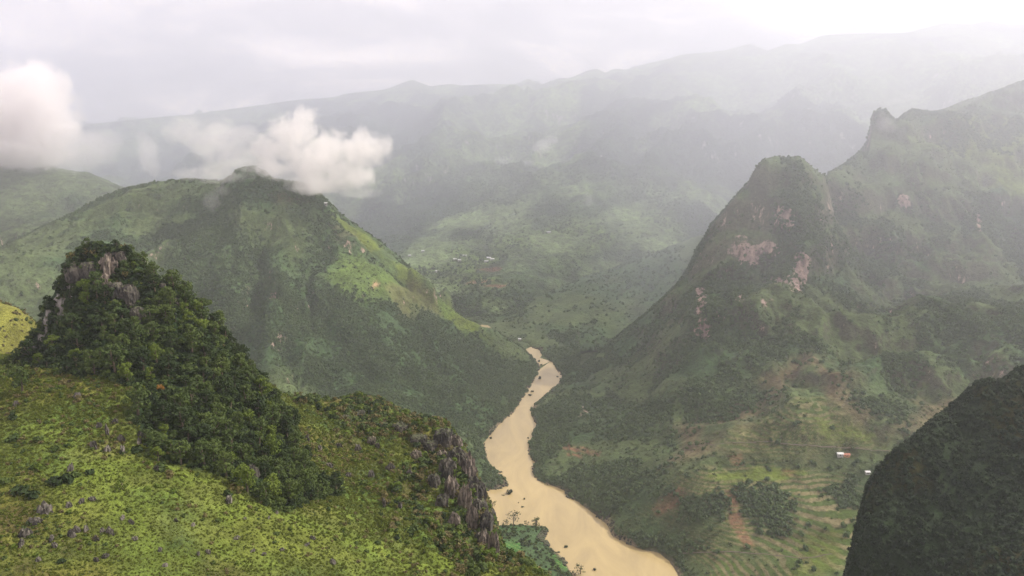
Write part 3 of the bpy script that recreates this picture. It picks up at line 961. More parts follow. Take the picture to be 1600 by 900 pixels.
# ground sheet under everything, out to the horizon
Bs = Patch('ground', h_base, -1.6, 1.6, 160, 30, 26000, 150)
Bs.build('ground', M_far, rgba(np.broadcast_to(G_MID, Bs.X.shape + (3,)), 0 * Bs.X), 'valley ground')

# ------------------------------------------------------------------ river
m, t = new_mat('muddy_water')
out = nd(t, 'ShaderNodeOutputMaterial')
b = nd(t, 'ShaderNodeBsdfPrincipled')
g = nd(t, 'ShaderNodeNewGeometry')
mp_ = nd(t, 'ShaderNodeMapping')
mp_.inputs['Scale'].default_value = (1, 0.3, 1)
t.links.new(g.outputs['Position'], mp_.inputs['Vector'])
f1 = noise(t, mp_.outputs[0], 0.022, 7, 0.62, 1.6)
c1 = mixc(t, rng_(t, f1, 0.35, 0.65, 0, 1), (0.34, 0.265, 0.135, 1), (0.44, 0.34, 0.165, 1))
t.links.new(c1, b.inputs['Base Color'])
b.inputs['Roughness'].default_value = 0.14
b.inputs['IOR'].default_value = 1.33
b.inputs['Specular IOR Level'].default_value = 0.5
bp = nd(t, 'ShaderNodeBump', i_Strength=0.35, i_Distance=0.12)
t.links.new(noise(t, g.outputs['Position'], 0.35, 4, 0.6), bp.inputs['Height'])
t.links.new(bp.outputs[0], b.inputs['Normal'])
t.links.new(b.outputs[0], out.inputs['Surface'])
M_water = m
wx = np.linspace(-300, 330, 50)
wy = np.linspace(500, 1900, 90)
WX, WY = np.meshgrid(wx, wy)
ii = np.arange(WX.size).reshape(WX.shape)
q = np.stack([ii[:-1, :-1], ii[:-1, 1:], ii[1:, 1:], ii[1:, :-1]], -1).reshape(-1, 4)
o = quad_mesh('river', np.stack([WX.ravel(), WY.ravel(), 0 * WX.ravel()], -1), q, M_water)
o['kind'] = 'structure'
o['label'] = 'muddy yellow brown river winding through the gorge'

# ================================================================== VEGETATION, ROCKS, BUILDINGS
def foliage_mat(name, lo, hi, transl=0.25, pos_scale=0.03):
    m, t = new_mat(name)
    out = nd(t, 'ShaderNodeOutputMaterial')
    b = nd(t, 'ShaderNodeBsdfPrincipled')
    b.inputs['Roughness'].default_value = 0.7
    b.inputs['Specular IOR Level'].default_value = 0.2
    oi = nd(t, 'ShaderNodeObjectInfo')
    g = nd(t, 'ShaderNodeNewGeometry')
    tn = nd(t, 'ShaderNodeAttribute', attribute_name='tone')
    f = noise(t, g.outputs['Position'], pos_scale, 4, 0.6)
    k = math_(t, 'ADD', math_(t, 'MULTIPLY', oi.outputs['Random'], 0.45), math_(t, 'MULTIPLY', rng_(t, f, 0.3, 0.7, 0, 1), 0.35))
    k = math_(t, 'ADD', k, math_(t, 'MULTIPLY', tn.outputs['Fac'], 0.2))
    c = mixc(t, k, lo + (1,), hi + (1,))
    t.links.new(c, b.inputs['Base Color'])
    tr = nd(t, 'ShaderNodeBsdfTranslucent')
    t.links.new(c, tr.inputs['Color'])
    ms = nd(t, 'ShaderNodeMixShader')
    ms.inputs[0].default_value = transl
    t.links.new(b.outputs[0], ms.inputs[1])
    t.links.new(tr.outputs[0], ms.inputs[2])
    t.links.new(ms.outputs[0], out.inputs['Surface'])
    return m


def plain_mat(name, col, rough=0.85, var=0.25, scale=0.6):
    m, t = new_mat(name)
    out = nd(t, 'ShaderNodeOutputMaterial')
    b = nd(t, 'ShaderNodeBsdfPrincipled')
    b.inputs['Roughness'].default_value = rough
    g = nd(t, 'ShaderNodeNewGeometry')
    f = noise(t, g.outputs['Position'], scale, 5, 0.65)
    c = mixc(t, rng_(t, f, 0.3, 0.7, 0, 1), tuple(x * (1 - var) for x in col) + (1,), tuple(min(1, x * (1 + var)) for x in col) + (1,))
    t.links.new(c, b.inputs['Base Color'])
    t.links.new(b.outputs[0], out.inputs['Surface'])
    return m


def rock_mat(name, lo, hi):
    m, t = new_mat(name)
    out = nd(t, 'ShaderNodeOutputMaterial')
    b = nd(t, 'ShaderNodeBsdfPrincipled')
    b.inputs['Roughness'].default_value = 0.9
    g = nd(t, 'ShaderNodeNewGeometry')
    mp_ = nd(t, 'ShaderNodeMapping')
    mp_.inputs['Scale'].default_value = (1, 1, 0.22)
    t.links.new(g.outputs['Position'], mp_.inputs['Vector'])
    f = noise(t, mp_.outputs[0], 0.75, 7, 0.7)
    f2 = noise(t, g.outputs['Position'], 0.22, 4, 0.6)
    k = math_(t, 'ADD', rng_(t, f, 0.38, 0.64, 0, 1), math_(t, 'MULTIPLY', math_(t, 'SUBTRACT', f2, 0.5), 1.6))
    cr = nd(t, 'ShaderNodeValToRGB')
    t.links.new(k, cr.inputs['Fac'])
    el = cr.color_ramp.elements
    el[0].position, el[0].color = 0.1, lo + (1,)
    el[1].position, el[1].color = 0.9, hi + (1,)
    # moss and dry grass on the tops
    sx = nd(t, 'ShaderNodeSeparateXYZ')
    t.links.new(g.outputs['Normal'], sx.inputs[0])
    top = rng_(t, math_(t, 'ADD', sx.outputs[2], math_(t, 'MULTIPLY', f, 0.5)), 0.85, 1.1, 0, 1)
    c = mixc(t, top, cr.outputs[0], (0.055, 0.065, 0.025, 1))
    t.links.new(c, b.inputs['Base Color'])
    bp = nd(t, 'ShaderNodeBump', i_Strength=1.0, i_Distance=0.5)
    t.links.new(f, bp.inputs['Height'])
    t.links.new(bp.outputs[0], b.inputs['Normal'])
    t.links.new(b.outputs[0], out.inputs['Surface'])
    return m


ML_DARK = foliage_mat('leaves_dark', (0.014, 0.030, 0.010), (0.044, 0.070, 0.018))
ML_MID = foliage_mat('leaves_mid', (0.036, 0.064, 0.017), (0.100, 0.138, 0.030))
ML_LIME = foliage_mat('leaves_lime', (0.085, 0.135, 0.020), (0.150, 0.200, 0.030), 0.35)
ML_ORANGE = foliage_mat('leaves_orange', (0.28, 0.15, 0.03), (0.40, 0.22, 0.05))
ML_GRASS = foliage_mat('grass_blades', (0.114, 0.150, 0.028), (0.205, 0.238, 0.044), 0.5, 0.05)
ML_DRY = foliage_mat('scrub_dry', (0.095, 0.078, 0.036), (0.175, 0.155, 0.055), 0.2, 0.07)
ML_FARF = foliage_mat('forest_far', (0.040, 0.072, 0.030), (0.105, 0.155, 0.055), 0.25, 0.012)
ML_SCRUB = foliage_mat('scrub_green', (0.060, 0.090, 0.034), (0.125, 0.155, 0.055), 0.3, 0.02)
ML_SHADE = foliage_mat('forest_shaded', (0.006, 0.017, 0.006), (0.026, 0.048, 0.013), 0.12, 0.03)  # corner hill's shade put into the leaf colour; reused dark for river treetops
M_bark = plain_mat('bark', (0.11, 0.085, 0.06))
M_rock = rock_mat('limestone', (0.022, 0.021, 0.018), (0.115, 0.102, 0.084))
M_rockw = rock_mat('limestone_pale_sunlit', (0.045, 0.038, 0.031), (0.26, 0.215, 0.175))  # pale stone; sunlit summit faces have the sun's brightness in this colour


def raw_mesh(name, co, faces, mat, tone=None, smooth=False):
    me = bpy.data.meshes.new(name)
    me.from_pydata([tuple(map(float, c)) for c in co], [], faces)
    if smooth:
        me.polygons.foreach_set('use_smooth', [True] * len(me.polygons))
    if tone is not None:
        a = me.attributes.new('tone', 'FLOAT', 'POINT')
        a.data.foreach_set('value', np.asarray(tone, dtype=np.float32))
    if mat:
        me.materials.append(mat)
    return me


def leaf_quads(r, centers, rad, n, size, flat=0.8, up=0.25):
    """n leaf cards on each clump's shell"""
    cs, fs, tn = [], [], []
    for c, R in zip(centers, rad):
        tone = r.random()
        d = r.normal(size=(n, 3))
        d /= np.linalg.norm(d, axis=1)[:, None]
        d[:, 2] = np.abs(d[:, 2]) * 0.9 + d[:, 2] * 0.1 if up > 0.5 else d[:, 2]
        pos = c + d * R * np.array([1, 1, flat]) * r.uniform(0.65, 1.08, (n, 1))
        nor = d + r.normal(size=(n, 3)) * 0.45 + np.array([0, 0, up])
        nor /= np.linalg.norm(nor, axis=1)[:, None]
        t1 = np.cross(nor, r.normal(size=(n, 3)))
        t1 /= np.linalg.norm(t1, axis=1)[:, None] + 1e-9
        t2 = np.cross(nor, t1)
        s = size * r.uniform(0.6, 1.3, (n, 1))
        quad = np.stack([pos - t1 * s - t2 * s * .15, pos - t2 * s * .6, pos + t1 * s + t2 * s * .1, pos + t2 * s * .6], 1)
        b = sum(len(x) for x in cs)
        cs.append(quad.reshape(-1, 3))
        fs += [(b + 4 * i, b + 4 * i + 1, b + 4 * i + 2, b + 4 * i + 3) for i in range(n)]
        tn.append(np.repeat(np.clip(tone + r.normal(size=n) * 0.2, 0, 1), 4))
    return np.concatenate(cs), fs, np.concatenate(tn)


def tube(path, radii, k=6):
    co, fs = [], []
    for i, (p_, r_) in enumerate(zip(path, radii)):
        p_ = Vector(p_)
        d = (Vector(path[min(i + 1, len(path) - 1)]) - Vector(path[max(i - 1, 0)])).normalized()
        a = d.orthogonal().normalized()
        b = d.cross(a)
        for j in range(k):
            th = 2 * math.pi * j / k
            co.append(tuple(p_ + (a * math.cos(th) + b * math.sin(th)) * r_))
    for i in range(len(path) - 1):
        for j in range(k):
            fs.append((i * k + j, i * k + (j + 1) % k, (i + 1) * k + (j + 1) % k, (i + 1) * k + j))
    return co, fs


def tree_meshes(seed, H, R, nc, nl, leaf, base=0.3, squash=0.8, branches=6, spread=1.0, tr=0.035):
    """unit trees: trunk + limbs, crown of leaf clumps"""
    r = np.random.default_rng(seed)
    cen, rad = [], []
    for i in range(nc):
        a = r.uniform(0, 6.283)
        h = r.uniform(0, 1)
        prof = math.sin(math.pi * min(1, 0.18 + 0.75 * h)) ** 0.7
        rr = R * prof * math.sqrt(r.uniform(0.1, 1)) * spread
        cen.append(np.array([rr * math.cos(a), rr * math.sin(a), H * (base + (0.92 - base) * h)]))
        rad.append(R * r.uniform(0.28, 0.45))
    co, fs, tn = leaf_quads(r, cen, rad, nl, leaf, squash, 0.3)
    tco, tfs = [], []

    def add(path, rad_):
        c, f = tube(path, rad_)
        b = len(tco)
        tco.extend(c)
        tfs.extend([tuple(b + i for i in q_) for q_ in f])
    lean = r.normal(size=2) * 0.04 * H
    tp = [(0, 0, -0.8), (lean[0] * .3, lean[1] * .3, H * .3), (lean[0], lean[1], H * .65), (lean[0] * 1.2, lean[1] * 1.2, H * .9)]
    add(tp, [H * tr * 1.3, H * tr, H * tr * .6, H * tr * .2])
    for i in range(branches):
        c = cen[i % nc]
        z0 = H * base * 0.8 + (c[2] - H * base * 0.8) * 0.4
        f = min(1, z0 / (H * .65))
        s0 = np.array([lean[0] * f, lean[1] * f, z0])
        add([tuple(s0), tuple((s0 + c) / 2 + np.array([0, 0, -0.05 * H])), tuple(c)], [H * tr * .5, H * tr * .32, H * tr * .12])
    return (tco, tfs), (co, fs, tn)


def blob_mesh(seed, n, mat, size=0.45, name='bush_mesh', flat=0.8):
    """low bush / distant crown: leaf cards on a lumpy dome, unit radius"""
    r = np.random.default_rng(seed)
    cen = [np.array([0, 0, 0.35])] + [np.array([r.uniform(-.6, .6), r.uniform(-.6, .6), r.uniform(0.1, .8)]) for _ in range(3)]
    co, fs, tn = leaf_quads(r, cen, [.75, .45, .45, .4], n, size, flat, 0.5)
    return raw_mesh(name, co, fs, mat, tn)


def tuft_mesh(seed, n, mat, name='tuft_mesh'):
    r = np.random.default_rng(seed)
    co, fs, tn = [], [], []
    for i in range(n):
        a, q0 = r.uniform(0, 6.283), r.uniform(0, .5)
        bx, by = q0 * math.cos(a), q0 * math.sin(a)
        h = r.uniform(.5, 1.1)
        l = r.uniform(.1, .55)
        w_ = r.uniform(.03, .06)
        dx, dy = math.cos(a), math.sin(a)
        b = len(co)
        co += [(bx - dy * w_, by + dx * w_, -.1), (bx + dy * w_, by - dx * w_, -.1), (bx + dx * l * .5 + dy * w_ * .8, by + dy * l * .5 - dx * w_ * .8, h * .7), (bx + dx * l, by + dy * l, h), (bx + dx * l * .5 - dy * w_ * .8, by + dy * l * .5 + dx * w_ * .8, h * .7)]
        fs.append((b, b + 1, b + 2, b + 3, b + 4))
        tn += [r.random()] * 5
    return raw_mesh(name, co, fs, mat, tn)


def rock_mesh(seed, mat, flute=0.28, name='rock_mesh', lv=4, spike=.45):
    import bmesh
    bm = bmesh.new()
    bmesh.ops.create_icosphere(bm, subdivisions=lv, radius=1)
    co = np.array([v_.co[:] for v_ in bm.verts])
    a = np.arctan2(co[:, 1], co[:, 0])
    ca, sa = np.cos(a), np.sin(a)
    r1 = fbm(ca * 2.2 + 5 * seed, sa * 2.2 + co[:, 2] * .35, .8, 4, seed, .6, True)
    r2 = fbm(ca * 2 + co[:, 2] * 1.5, sa * 2 - co[:, 2] + 7 * seed, .9, 4, seed + 9)
    # boxier section, ragged jagged top
    sq = 1.0 / np.maximum(np.abs(np.cos(a + seed)), np.abs(np.sin(a + seed))) ** 0.5
    k = sq * (1 + flute * r1 + 0.28 * r2)
    top = 1 + spike * fbm(co[:, 0] * 2 + seed, co[:, 1] * 2, .7, 4, seed + 31, .6, True)
    z = np.sign(co[:, 2]) * np.abs(co[:, 2]) ** 0.55
    xy = co[:, :2] / (np.linalg.norm(co[:, :2], axis=1)[:, None] + 1e-6) * (np.linalg.norm(co[:, :2], axis=1)[:, None] ** 0.6)
    new = np.stack([xy[:, 0] * k, xy[:, 1] * k, np.where(z > 0, z * top, z)], -1)
    for v_, n_ in zip(bm.verts, new):
        v_.co = n_
    me = bpy.data.meshes.new(name)
    bm.to_mesh(me)
    bm.free()
    me.materials.append(mat)
    return me


def thing(name, loc, label, cat, group=None, rz=0.0, data=None, scale=1.0):
    o = bpy.data.objects.new(name, data)
    COL.objects.link(o)
    o.location = loc
    o.rotation_euler = (0, 0, rz)
    o.scale = scale if isinstance(scale, tuple) else (scale,) * 3
    o['label'] = label
    o['category'] = cat
    if group:
        o['group'] = group
    return o


def part(name, me, parent, label=None):
    o = bpy.data.objects.new(name, me)
    COL.objects.link(o)
    o.parent = parent
    if label:
        o['label'] = label
    return o


# ---- scatter of uncountable growth: one object, instances of a few plant meshes
def scatter(name, pts, scl, protos, label, zs=None):
    me = bpy.data.meshes.new(name)
    me.vertices.add(len(pts))
    me.vertices.foreach_set('co', np.ascontiguousarray(pts, dtype=np.float32).ravel())
    n = len(pts)
    rot = rng.uniform(0, 6.283, n)
    tilt = rng.normal(size=(n, 2)) * 0.12
    R3 = np.stack([tilt[:, 0], tilt[:, 1], rot], -1)
    S3 = np.stack([scl, scl * rng.uniform(.8, 1.2, n), scl * (rng.uniform(.7, 1.3, n) if zs is None else zs)], -1)
    for nm, ty, v_ in (('rotv', 'FLOAT_VECTOR', R3), ('sclv', 'FLOAT_VECTOR', S3)):
        a = me.attributes.new(nm, ty, 'POINT')
        a.data.foreach_set('vector', np.ascontiguousarray(v_, dtype=np.float32).ravel())
    a = me.attributes.new('pick', 'INT', 'POINT')
    a.data.foreach_set('value', rng.integers(0, len(protos), n).astype(np.int32))
    o = bpy.data.objects.new(name, me)
    COL.objects.link(o)
    o['kind'] = 'stuff'
    o['label'] = label
    ng = bpy.data.node_groups.new(name, 'GeometryNodeTree')
    ng.interface.new_socket('Geometry', in_out='INPUT', socket_type='NodeSocketGeometry')
    ng.interface.new_socket('Geometry', in_out='OUTPUT', socket_type='NodeSocketGeometry')
    gi, go = ng.nodes.new('NodeGroupInput'), ng.nodes.new('NodeGroupOutput')
    jn = ng.nodes.new('GeometryNodeJoinGeometry')
    for pm in reversed(protos):
        po = bpy.data.objects.new(name + '_plant', pm)
        oi = ng.nodes.new('GeometryNodeObjectInfo')
        oi.inputs['Object'].default_value = po
        oi.inputs['As Instance'].default_value = True
        ng.links.new(oi.outputs['Geometry'], jn.inputs[0])
    ip = ng.nodes.new('GeometryNodeInstanceOnPoints')
    ip.inputs['Pick Instance'].default_value = True

    def attr(nm, ty):
        x_ = ng.nodes.new('GeometryNodeInputNamedAttribute')
        x_.data_type = ty
        x_.inputs['Name'].default_value = nm
        return x_.outputs['Attribute']
    ng.links.new(gi.outputs[0], ip.inputs['Points'])
    ng.links.new(jn.outputs[0], ip.inputs['Instance'])
    ng.links.new(attr('pick', 'INT'), ip.inputs['Instance Index'])
    er = ng.nodes.new('FunctionNodeEulerToRotation')
    ng.links.new(attr('rotv', 'FLOAT_VECTOR'), er.inputs[0])
    ng.links.new(er.outputs[0], ip.inputs['Rotation'])
    ng.links.new(attr('sclv', 'FLOAT_VECTOR'), ip.inputs['Scale'])
    ng.links.new(ip.outputs[0], go.inputs[0])
    md = o.modifiers.new('scatter', 'NODES')
    md.node_group = ng
    return o


def pick(p_, mask, n, ymax=None, tol=0.02, umax=0.68, screen=0.0):
    """random surface points of a patch, weighted by mask and ground area, skipping ground far behind its own crest"""
    ar = np.gradient(p_.X, axis=1) * np.gradient(p_.Y, axis=0)
    sl_ = p_.slope()
    rr = (p_.Z - CAMZ) / p_.Y
    vis = rr > np.maximum.accumulate(rr, axis=0) - tol
    wt = mask * ar * np.sqrt(1 + np.minimum(sl_, 3) ** 2) * vis * (np.abs(p_.X / p_.Y) < umax) / p_.Y ** screen
    if ymax:
        wt = wt * (p_.Y < ymax)
    wt = wt.ravel() / wt.sum()
    ix = rng.choice(wt.size, n, p=wt)
    X_ = p_.X.ravel()[ix]
    Y_ = p_.Y.ravel()[ix]
    dy = np.gradient(p_.Y, axis=0).ravel()[ix]
    dx = np.gradient(p_.X, axis=1).ravel()[ix]
    X_ = X_ + rng.uniform(-.5, .5, n) * dx
    Y_ = Y_ + rng.uniform(-.5, .5, n) * dy
    Z_ = p_.sample(X_, Y_)
    k = Z_ > -100
    return np.stack([X_, Y_, Z_], -1)[k]


B_mid = [blob_mesh(200 + i, 26, ML_MID, .30) for i in range(3)]
B_dark = [blob_mesh(210 + i, 26, ML_DARK, .30) for i in range(3)]
B_lime = [blob_mesh(220 + i, 26, ML_LIME, .28) for i in range(2)]
B_dry = [blob_mesh(230 + i, 22, ML_DRY, .24) for i in range(3)]
B_far = [blob_mesh(240 + i, 12, ML_FARF, .5, flat=1.0) for i in range(4)]
B_scrub = [blob_mesh(270 + i, 12, ML_SCRUB, .5, flat=1.0) for i in range(3)]
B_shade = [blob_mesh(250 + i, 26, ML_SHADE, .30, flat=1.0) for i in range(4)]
T_g = [tuft_mesh(260 + i, 30, ML_GRASS) for i in range(2)] + [blob_mesh(264 + i, 26, ML_GRASS, .34, 'grass_clump_mesh', .35) for i in range(3)]

# foreground masks
x, y = A_.X, A_.Y
lawn = region(x, y, LAWN, 9, 10, 25, 1)
wood = wood_fg
nz = fbm(x, y, 14., 4, 301)
crest_d = seg_dist(x, y, CREST)
cov = (1 - 0.95 * wood)
pts = pick(A_, cov * (y > 95) * (1 - 0.6 * sstep(30, 8, crest_d)) * (1 - .3 * lawn), 70000, ymax=385, screen=1.0, umax=.8)
sc_ = rng.uniform(.25, .8, len(pts)) * (0.55 + 0.9 * sstep(110, 260, pts[:, 1]))
sc_ = sc_ * .72
sc_ = sc_ * (1 - 0.2 * region(pts[:, 0], pts[:, 1], LAWN, 9, 10, 25, 1))
scatter('grass', pts, sc_, T_g, 'tall yellow-green grass covering the foreground slope')
pts = pick(A_, cov * np.clip(0.2 + nz, 0, 1) * (1 - 0.75 * lawn) * (y > 95), 5500, ymax=385, screen=0.6, umax=.8)
scatter('scrub', pts, rng.uniform(.35, 1.15, len(pts)) * (0.6 + .5 * sstep(120, 280, pts[:, 1])), B_dry + B_mid[:2] + B_lime[:1], 'low brown and green scrub scattered over the foreground slope')
ridge_m = sstep(42, 10, crest_d) * (1 - wood)
pts = pick(A_, ridge_m * np.clip(.45 + nz, 0.05, 1), 8000, ymax=440, tol=1.0)
pts[:, 2] += rng.uniform(-.5, 4.5, len(pts)) ** 1.0 * (seg_dist(pts[:, 0], pts[:, 1], CREST) < 9) * (pts[:, 0] > -12) * .8
scatter('ridge_scrub', pts, rng.uniform(.8, 2.3, len(pts)), B_mid + B_dark[:1] + B_dry[:2] + B_lime[:1], 'dense bushes clinging to the rocky crest above the river')
pts = pick(A_, np.maximum(wood, 0.0) * (wood > .3), 3200, ymax=400, tol=.05)
scatter('undergrowth', pts, rng.uniform(.8, 2.0, len(pts)), B_dark + B_mid[:2], 'dark undergrowth between the trees of the knoll')
tp = []
for _ in range(90):
    px_ = rng.uniform(104, 204)
    q_ = P(px_, (392 if px_ > 125 else 402) + rng.uniform(-4, 12), 290 + rng.uniform(-3.0, 3.5))
    tp.append(q_)
for px_, py_ in ((128, 418), (150, 422), (155, 432), (188, 425), (198, 432), (182, 436), (205, 448), (170, 448), (115, 436), (135, 440), (150, 444), (222, 452), (192, 486), (212, 494), (226, 486), (176, 474)):
    for _ in range(5):
        tp.append(P(px_ + rng.uniform(-8, 8), py_ + rng.uniform(-4, 4), 285 + rng.uniform(-2, 2)))
scatter('summit_bushes', np.array(tp), rng.uniform(.7, 1.5, len(tp)), B_dark + B_mid[:2] + B_dry[:1], 'small bushes growing over the summit rocks of the knoll')
x, y = A2.X, A2.Y
pts = pick(A2, np.clip(.4 + fbm(x, y, 14., 4, 305), 0, 1), 2500, umax=.72)
scatter('hill_scrub', pts, rng.uniform(.6, 1.6, len(pts)), B_dry + B_mid[:1], 'dry scrub on the grassy hill at the left edge')
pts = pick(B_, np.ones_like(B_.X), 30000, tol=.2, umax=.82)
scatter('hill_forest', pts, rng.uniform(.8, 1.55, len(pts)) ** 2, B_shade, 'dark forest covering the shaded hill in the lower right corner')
pts = pick(C_, (0.008 + LM_FOREST * np.clip(.7 + 1.2 * fbm(C_.X, C_.Y, 55., 4, 331), 0, 1)) * (riv_sd(C_.X, C_.Y) > 3), 36000, tol=.03, screen=.5)
scatter('mountain_forest', pts, rng.uniform(1.5, 3.7, len(pts)), B_far, 'forest and scrub covering the left mountain')
pts = pick(D_, (0.008 + RM_FOREST * np.clip(.55 + 1.6 * fbm(D_.X, D_.Y, 55., 4, 333), 0, 1)) * (riv_sd(D_.X, D_.Y) > 3), 38000, tol=.03, screen=1.0)
scatter('gorge_forest', pts, rng.uniform(1.6, 4.4, len(pts)), B_far, 'forest and scrub covering the right mountain')
pts = pick(S_, np.clip(.25 + fbm(S_.X, S_.Y, 130., 5, 151), 0, 1) * (riv_sd(S_.X, S_.Y) > 8), 5000, tol=.03)
scatter('spur_forest', pts, rng.uniform(2., 4.5, len(pts)), B_far, 'scrub on the spur closing the gorge')
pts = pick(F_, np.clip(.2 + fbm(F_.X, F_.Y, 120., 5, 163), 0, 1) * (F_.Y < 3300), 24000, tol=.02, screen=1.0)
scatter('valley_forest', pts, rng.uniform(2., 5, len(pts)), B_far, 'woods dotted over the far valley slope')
spit_m = np.ones_like(T_.X) * (riv_sd(T_.X, T_.Y) > 1.5)
for q in RICE:
    spit_m = spit_m * (1 - region(T_.X, T_.Y, q, 1.5))
pts = pick(T_, spit_m * np.clip(.55 + fbm(T_.X, T_.Y, 16., 4, 309), 0.1, 1), 4600)
scatter('spit_bushes', pts, rng.uniform(.8, 2.6, len(pts)), B_mid + B_dark[:2], 'soft green bushes covering the river spit')

pts = pick(C_, np.clip(.5 + 1.5 * fbm(C_.X, C_.Y, 70., 4, 351), 0.03, 1) * (riv_sd(C_.X, C_.Y) > 4), 15000, tol=.03, screen=.5)
scatter('slope_scrub', pts, rng.uniform(.7, 2.0, len(pts)), B_scrub, 'low light green scrub on the open slopes of the left mountain')
TERM = np.clip(sum(region(D_.X, D_.Y, q[0], 8) for q in TERR_W[:3]), 0, 1)
pts = pick(D_, (1 - .85 * TERM) * np.clip(.5 + 1.5 * fbm(D_.X, D_.Y, 70., 4, 353), 0.03, 1) * (riv_sd(D_.X, D_.Y) > 4), 17000, tol=.03, screen=1.0)
scatter('gorge_scrub', pts, rng.uniform(.6, 2.2, len(pts)), B_scrub, 'low light green scrub on the open slopes of the right mountain')
stones = [rock_mesh(60 + i, M_rock, .2, 'stone_mesh', 2) for i in range(3)]
bp_ = []
for pp_ in (C_, D_, T_):
    dd_ = riv_sd(pp_.X, pp_.Y)
    bp_.append(pick(pp_, ((dd_ > -1) & (dd_ < 6)) * np.clip(.35 + fbm(pp_.X, pp_.Y, 30., 3, 341) * 1.5, 0, 1) * (pp_.Z > -2.5), 700, tol=.3))
bp_ = np.concatenate(bp_)
bp_[:, 2] = np.maximum(bp_[:, 2], -.3)
scatter('bank_stones', bp_, rng.uniform(.5, 1.9, len(bp_)), stones, 'grey stones and mud lumps along the water edge')
bw_ = []
for pp_, n_ in ((C_, 900), (D_, 1300)):
    dd_ = riv_sd(pp_.X, pp_.Y)
    bw_.append(pick(pp_, ((dd_ > 1) & (dd_ < 12)) * np.clip(.3 + fbm(pp_.X, pp_.Y, 25., 3, 343) * 2, 0, 1), n_, tol=.3))
bw_ = np.concatenate(bw_)
scatter('bank_bushes', bw_, rng.uniform(1.0, 3.4, len(bw_)), B_far, 'bushes hanging over the river banks')

# ---- individual trees on the knoll
TREES = []
for i, (H_, R_, nc, nl) in enumerate([(7.5, 2.9, 16, 42), (6.5, 2.6, 14, 42), (8.5, 2.7, 17, 42), (5.5, 2.5, 13, 40), (9.0, 3.4, 20, 40)]):
    (tc_, tf_), (cc_, cf_, ct_) = tree_meshes(400 + i, H_, R_, nc, nl, 0.40)
    trunk = raw_mesh('trunk_mesh', tc_, tf_, M_bark, None, True)
    crowns = {}
    for k_, mm in (('dark', ML_DARK), ('mid', ML_MID), ('lime', ML_LIME), ('orange', ML_ORANGE)):
        crowns[k_] = raw_mesh('crown_mesh', cc_, cf_, mm, ct_)
    TREES.append((trunk, crowns, H_, R_))


def plant_tree(loc, kind, tone, s, label, group=None, name='broadleaf_tree', cat='tree'):
    tr_, cr_, _, _ = TREES[kind]
    t_ = thing(name, loc, label, cat, group, rng.uniform(0, 6.28), None, float(s))
    part('trunk', tr_, t_)
    part('crown', cr_[tone], t_)
    return t_


SPECIAL = [  # px, py (foot), shape, tone, size, label
    (62, 462, 4, 'mid', .78, 'lone round-crowned tree leaning out from the left shoulder of the knoll'),
    (84, 548, 0, 'lime', .75, 'bright lime tree low on the left side of the knoll, above the grass'),
    (62, 572, 1, 'lime', .70, 'small lime green tree at the left foot of the knoll'),
    (118, 562, 3, 'lime', .72, 'yellowish tree among dark ones at the foot of the knoll'),
    (136, 478, 1, 'lime', .85, 'pale green tree just below the grey summit cliff of the knoll'),
    (35, 612, 4, 'mid', .95, 'broad green tree on the grass at the left edge of the photo'),
    (250, 612, 3, 'orange', .45, 'small orange-leaved shrubby tree at the edge of the wood'),
    (192, 765, 3, 'lime', .62, 'small upright green tree standing alone on the bright lawn slope'),
    (283, 726, 0, 'mid', 1.0, 'tree with a pale bare trunk at the lower edge of the wood'),
    (262, 668, 4, 'dark', .95, 'dark rounded tree at the left corner of the lower wood'),
    (320, 730, 4, 'mid', 1.0, 'full green tree at the bottom edge of the wood, right of the pale trunk'),
]
placed = []
for px, py, kd, tone, s, lab in SPECIAL:
    r_, _w = hit([px], [py], ['fg'])
    if np.isnan(r_[0, 0]):
        continue
    loc = r_[0]
    plant_tree((loc[0], loc[1], loc[2] - .3), kd, tone, s, lab, name='lime_tree' if tone == 'lime' else 'broadleaf_tree')
    placed.append(loc[:2])
cand = pick(A_, (wood > .45) * (0.35 + (FG_SL < 2.6)), 5000, ymax=345, tol=.03)
SUMMIT = np.array(P(150, 392, 291))
keep = []
for q_ in cand:
    rr_ = 3.0 if q_[2] > 440 else 3.5
    if all((q_[0] - k_[0]) ** 2 + (q_[1] - k_[1]) ** 2 > rr_ * rr_ for k_ in placed):
        # leave the cliff faces bare
        placed.append(q_[:2])
        keep.append(q_)
    if len(keep) >= 285:
        break
BAREF = [world_poly(q_, ['fg']) for q_ in ([(104, 398), (150, 400), (158, 425), (148, 440), (108, 432)], [(160, 440), (215, 430), (228, 470), (215, 520), (180, 470)], [(155, 398), (182, 395), (176, 430), (160, 438)])]
TONEW = {'dark': 'dark green', 'mid': 'mid green', 'lime': 'bright lime green'}
ZONE = ['on the summit rocks of the knoll', 'on the left flank of the knoll', 'on the middle of the knoll', 'down the right-hand ridge of the knoll', 'in the lower wood beside the lawn']
SHAPEW = ['domed', 'compact', 'tall narrow', 'low bushy', 'broad spreading']
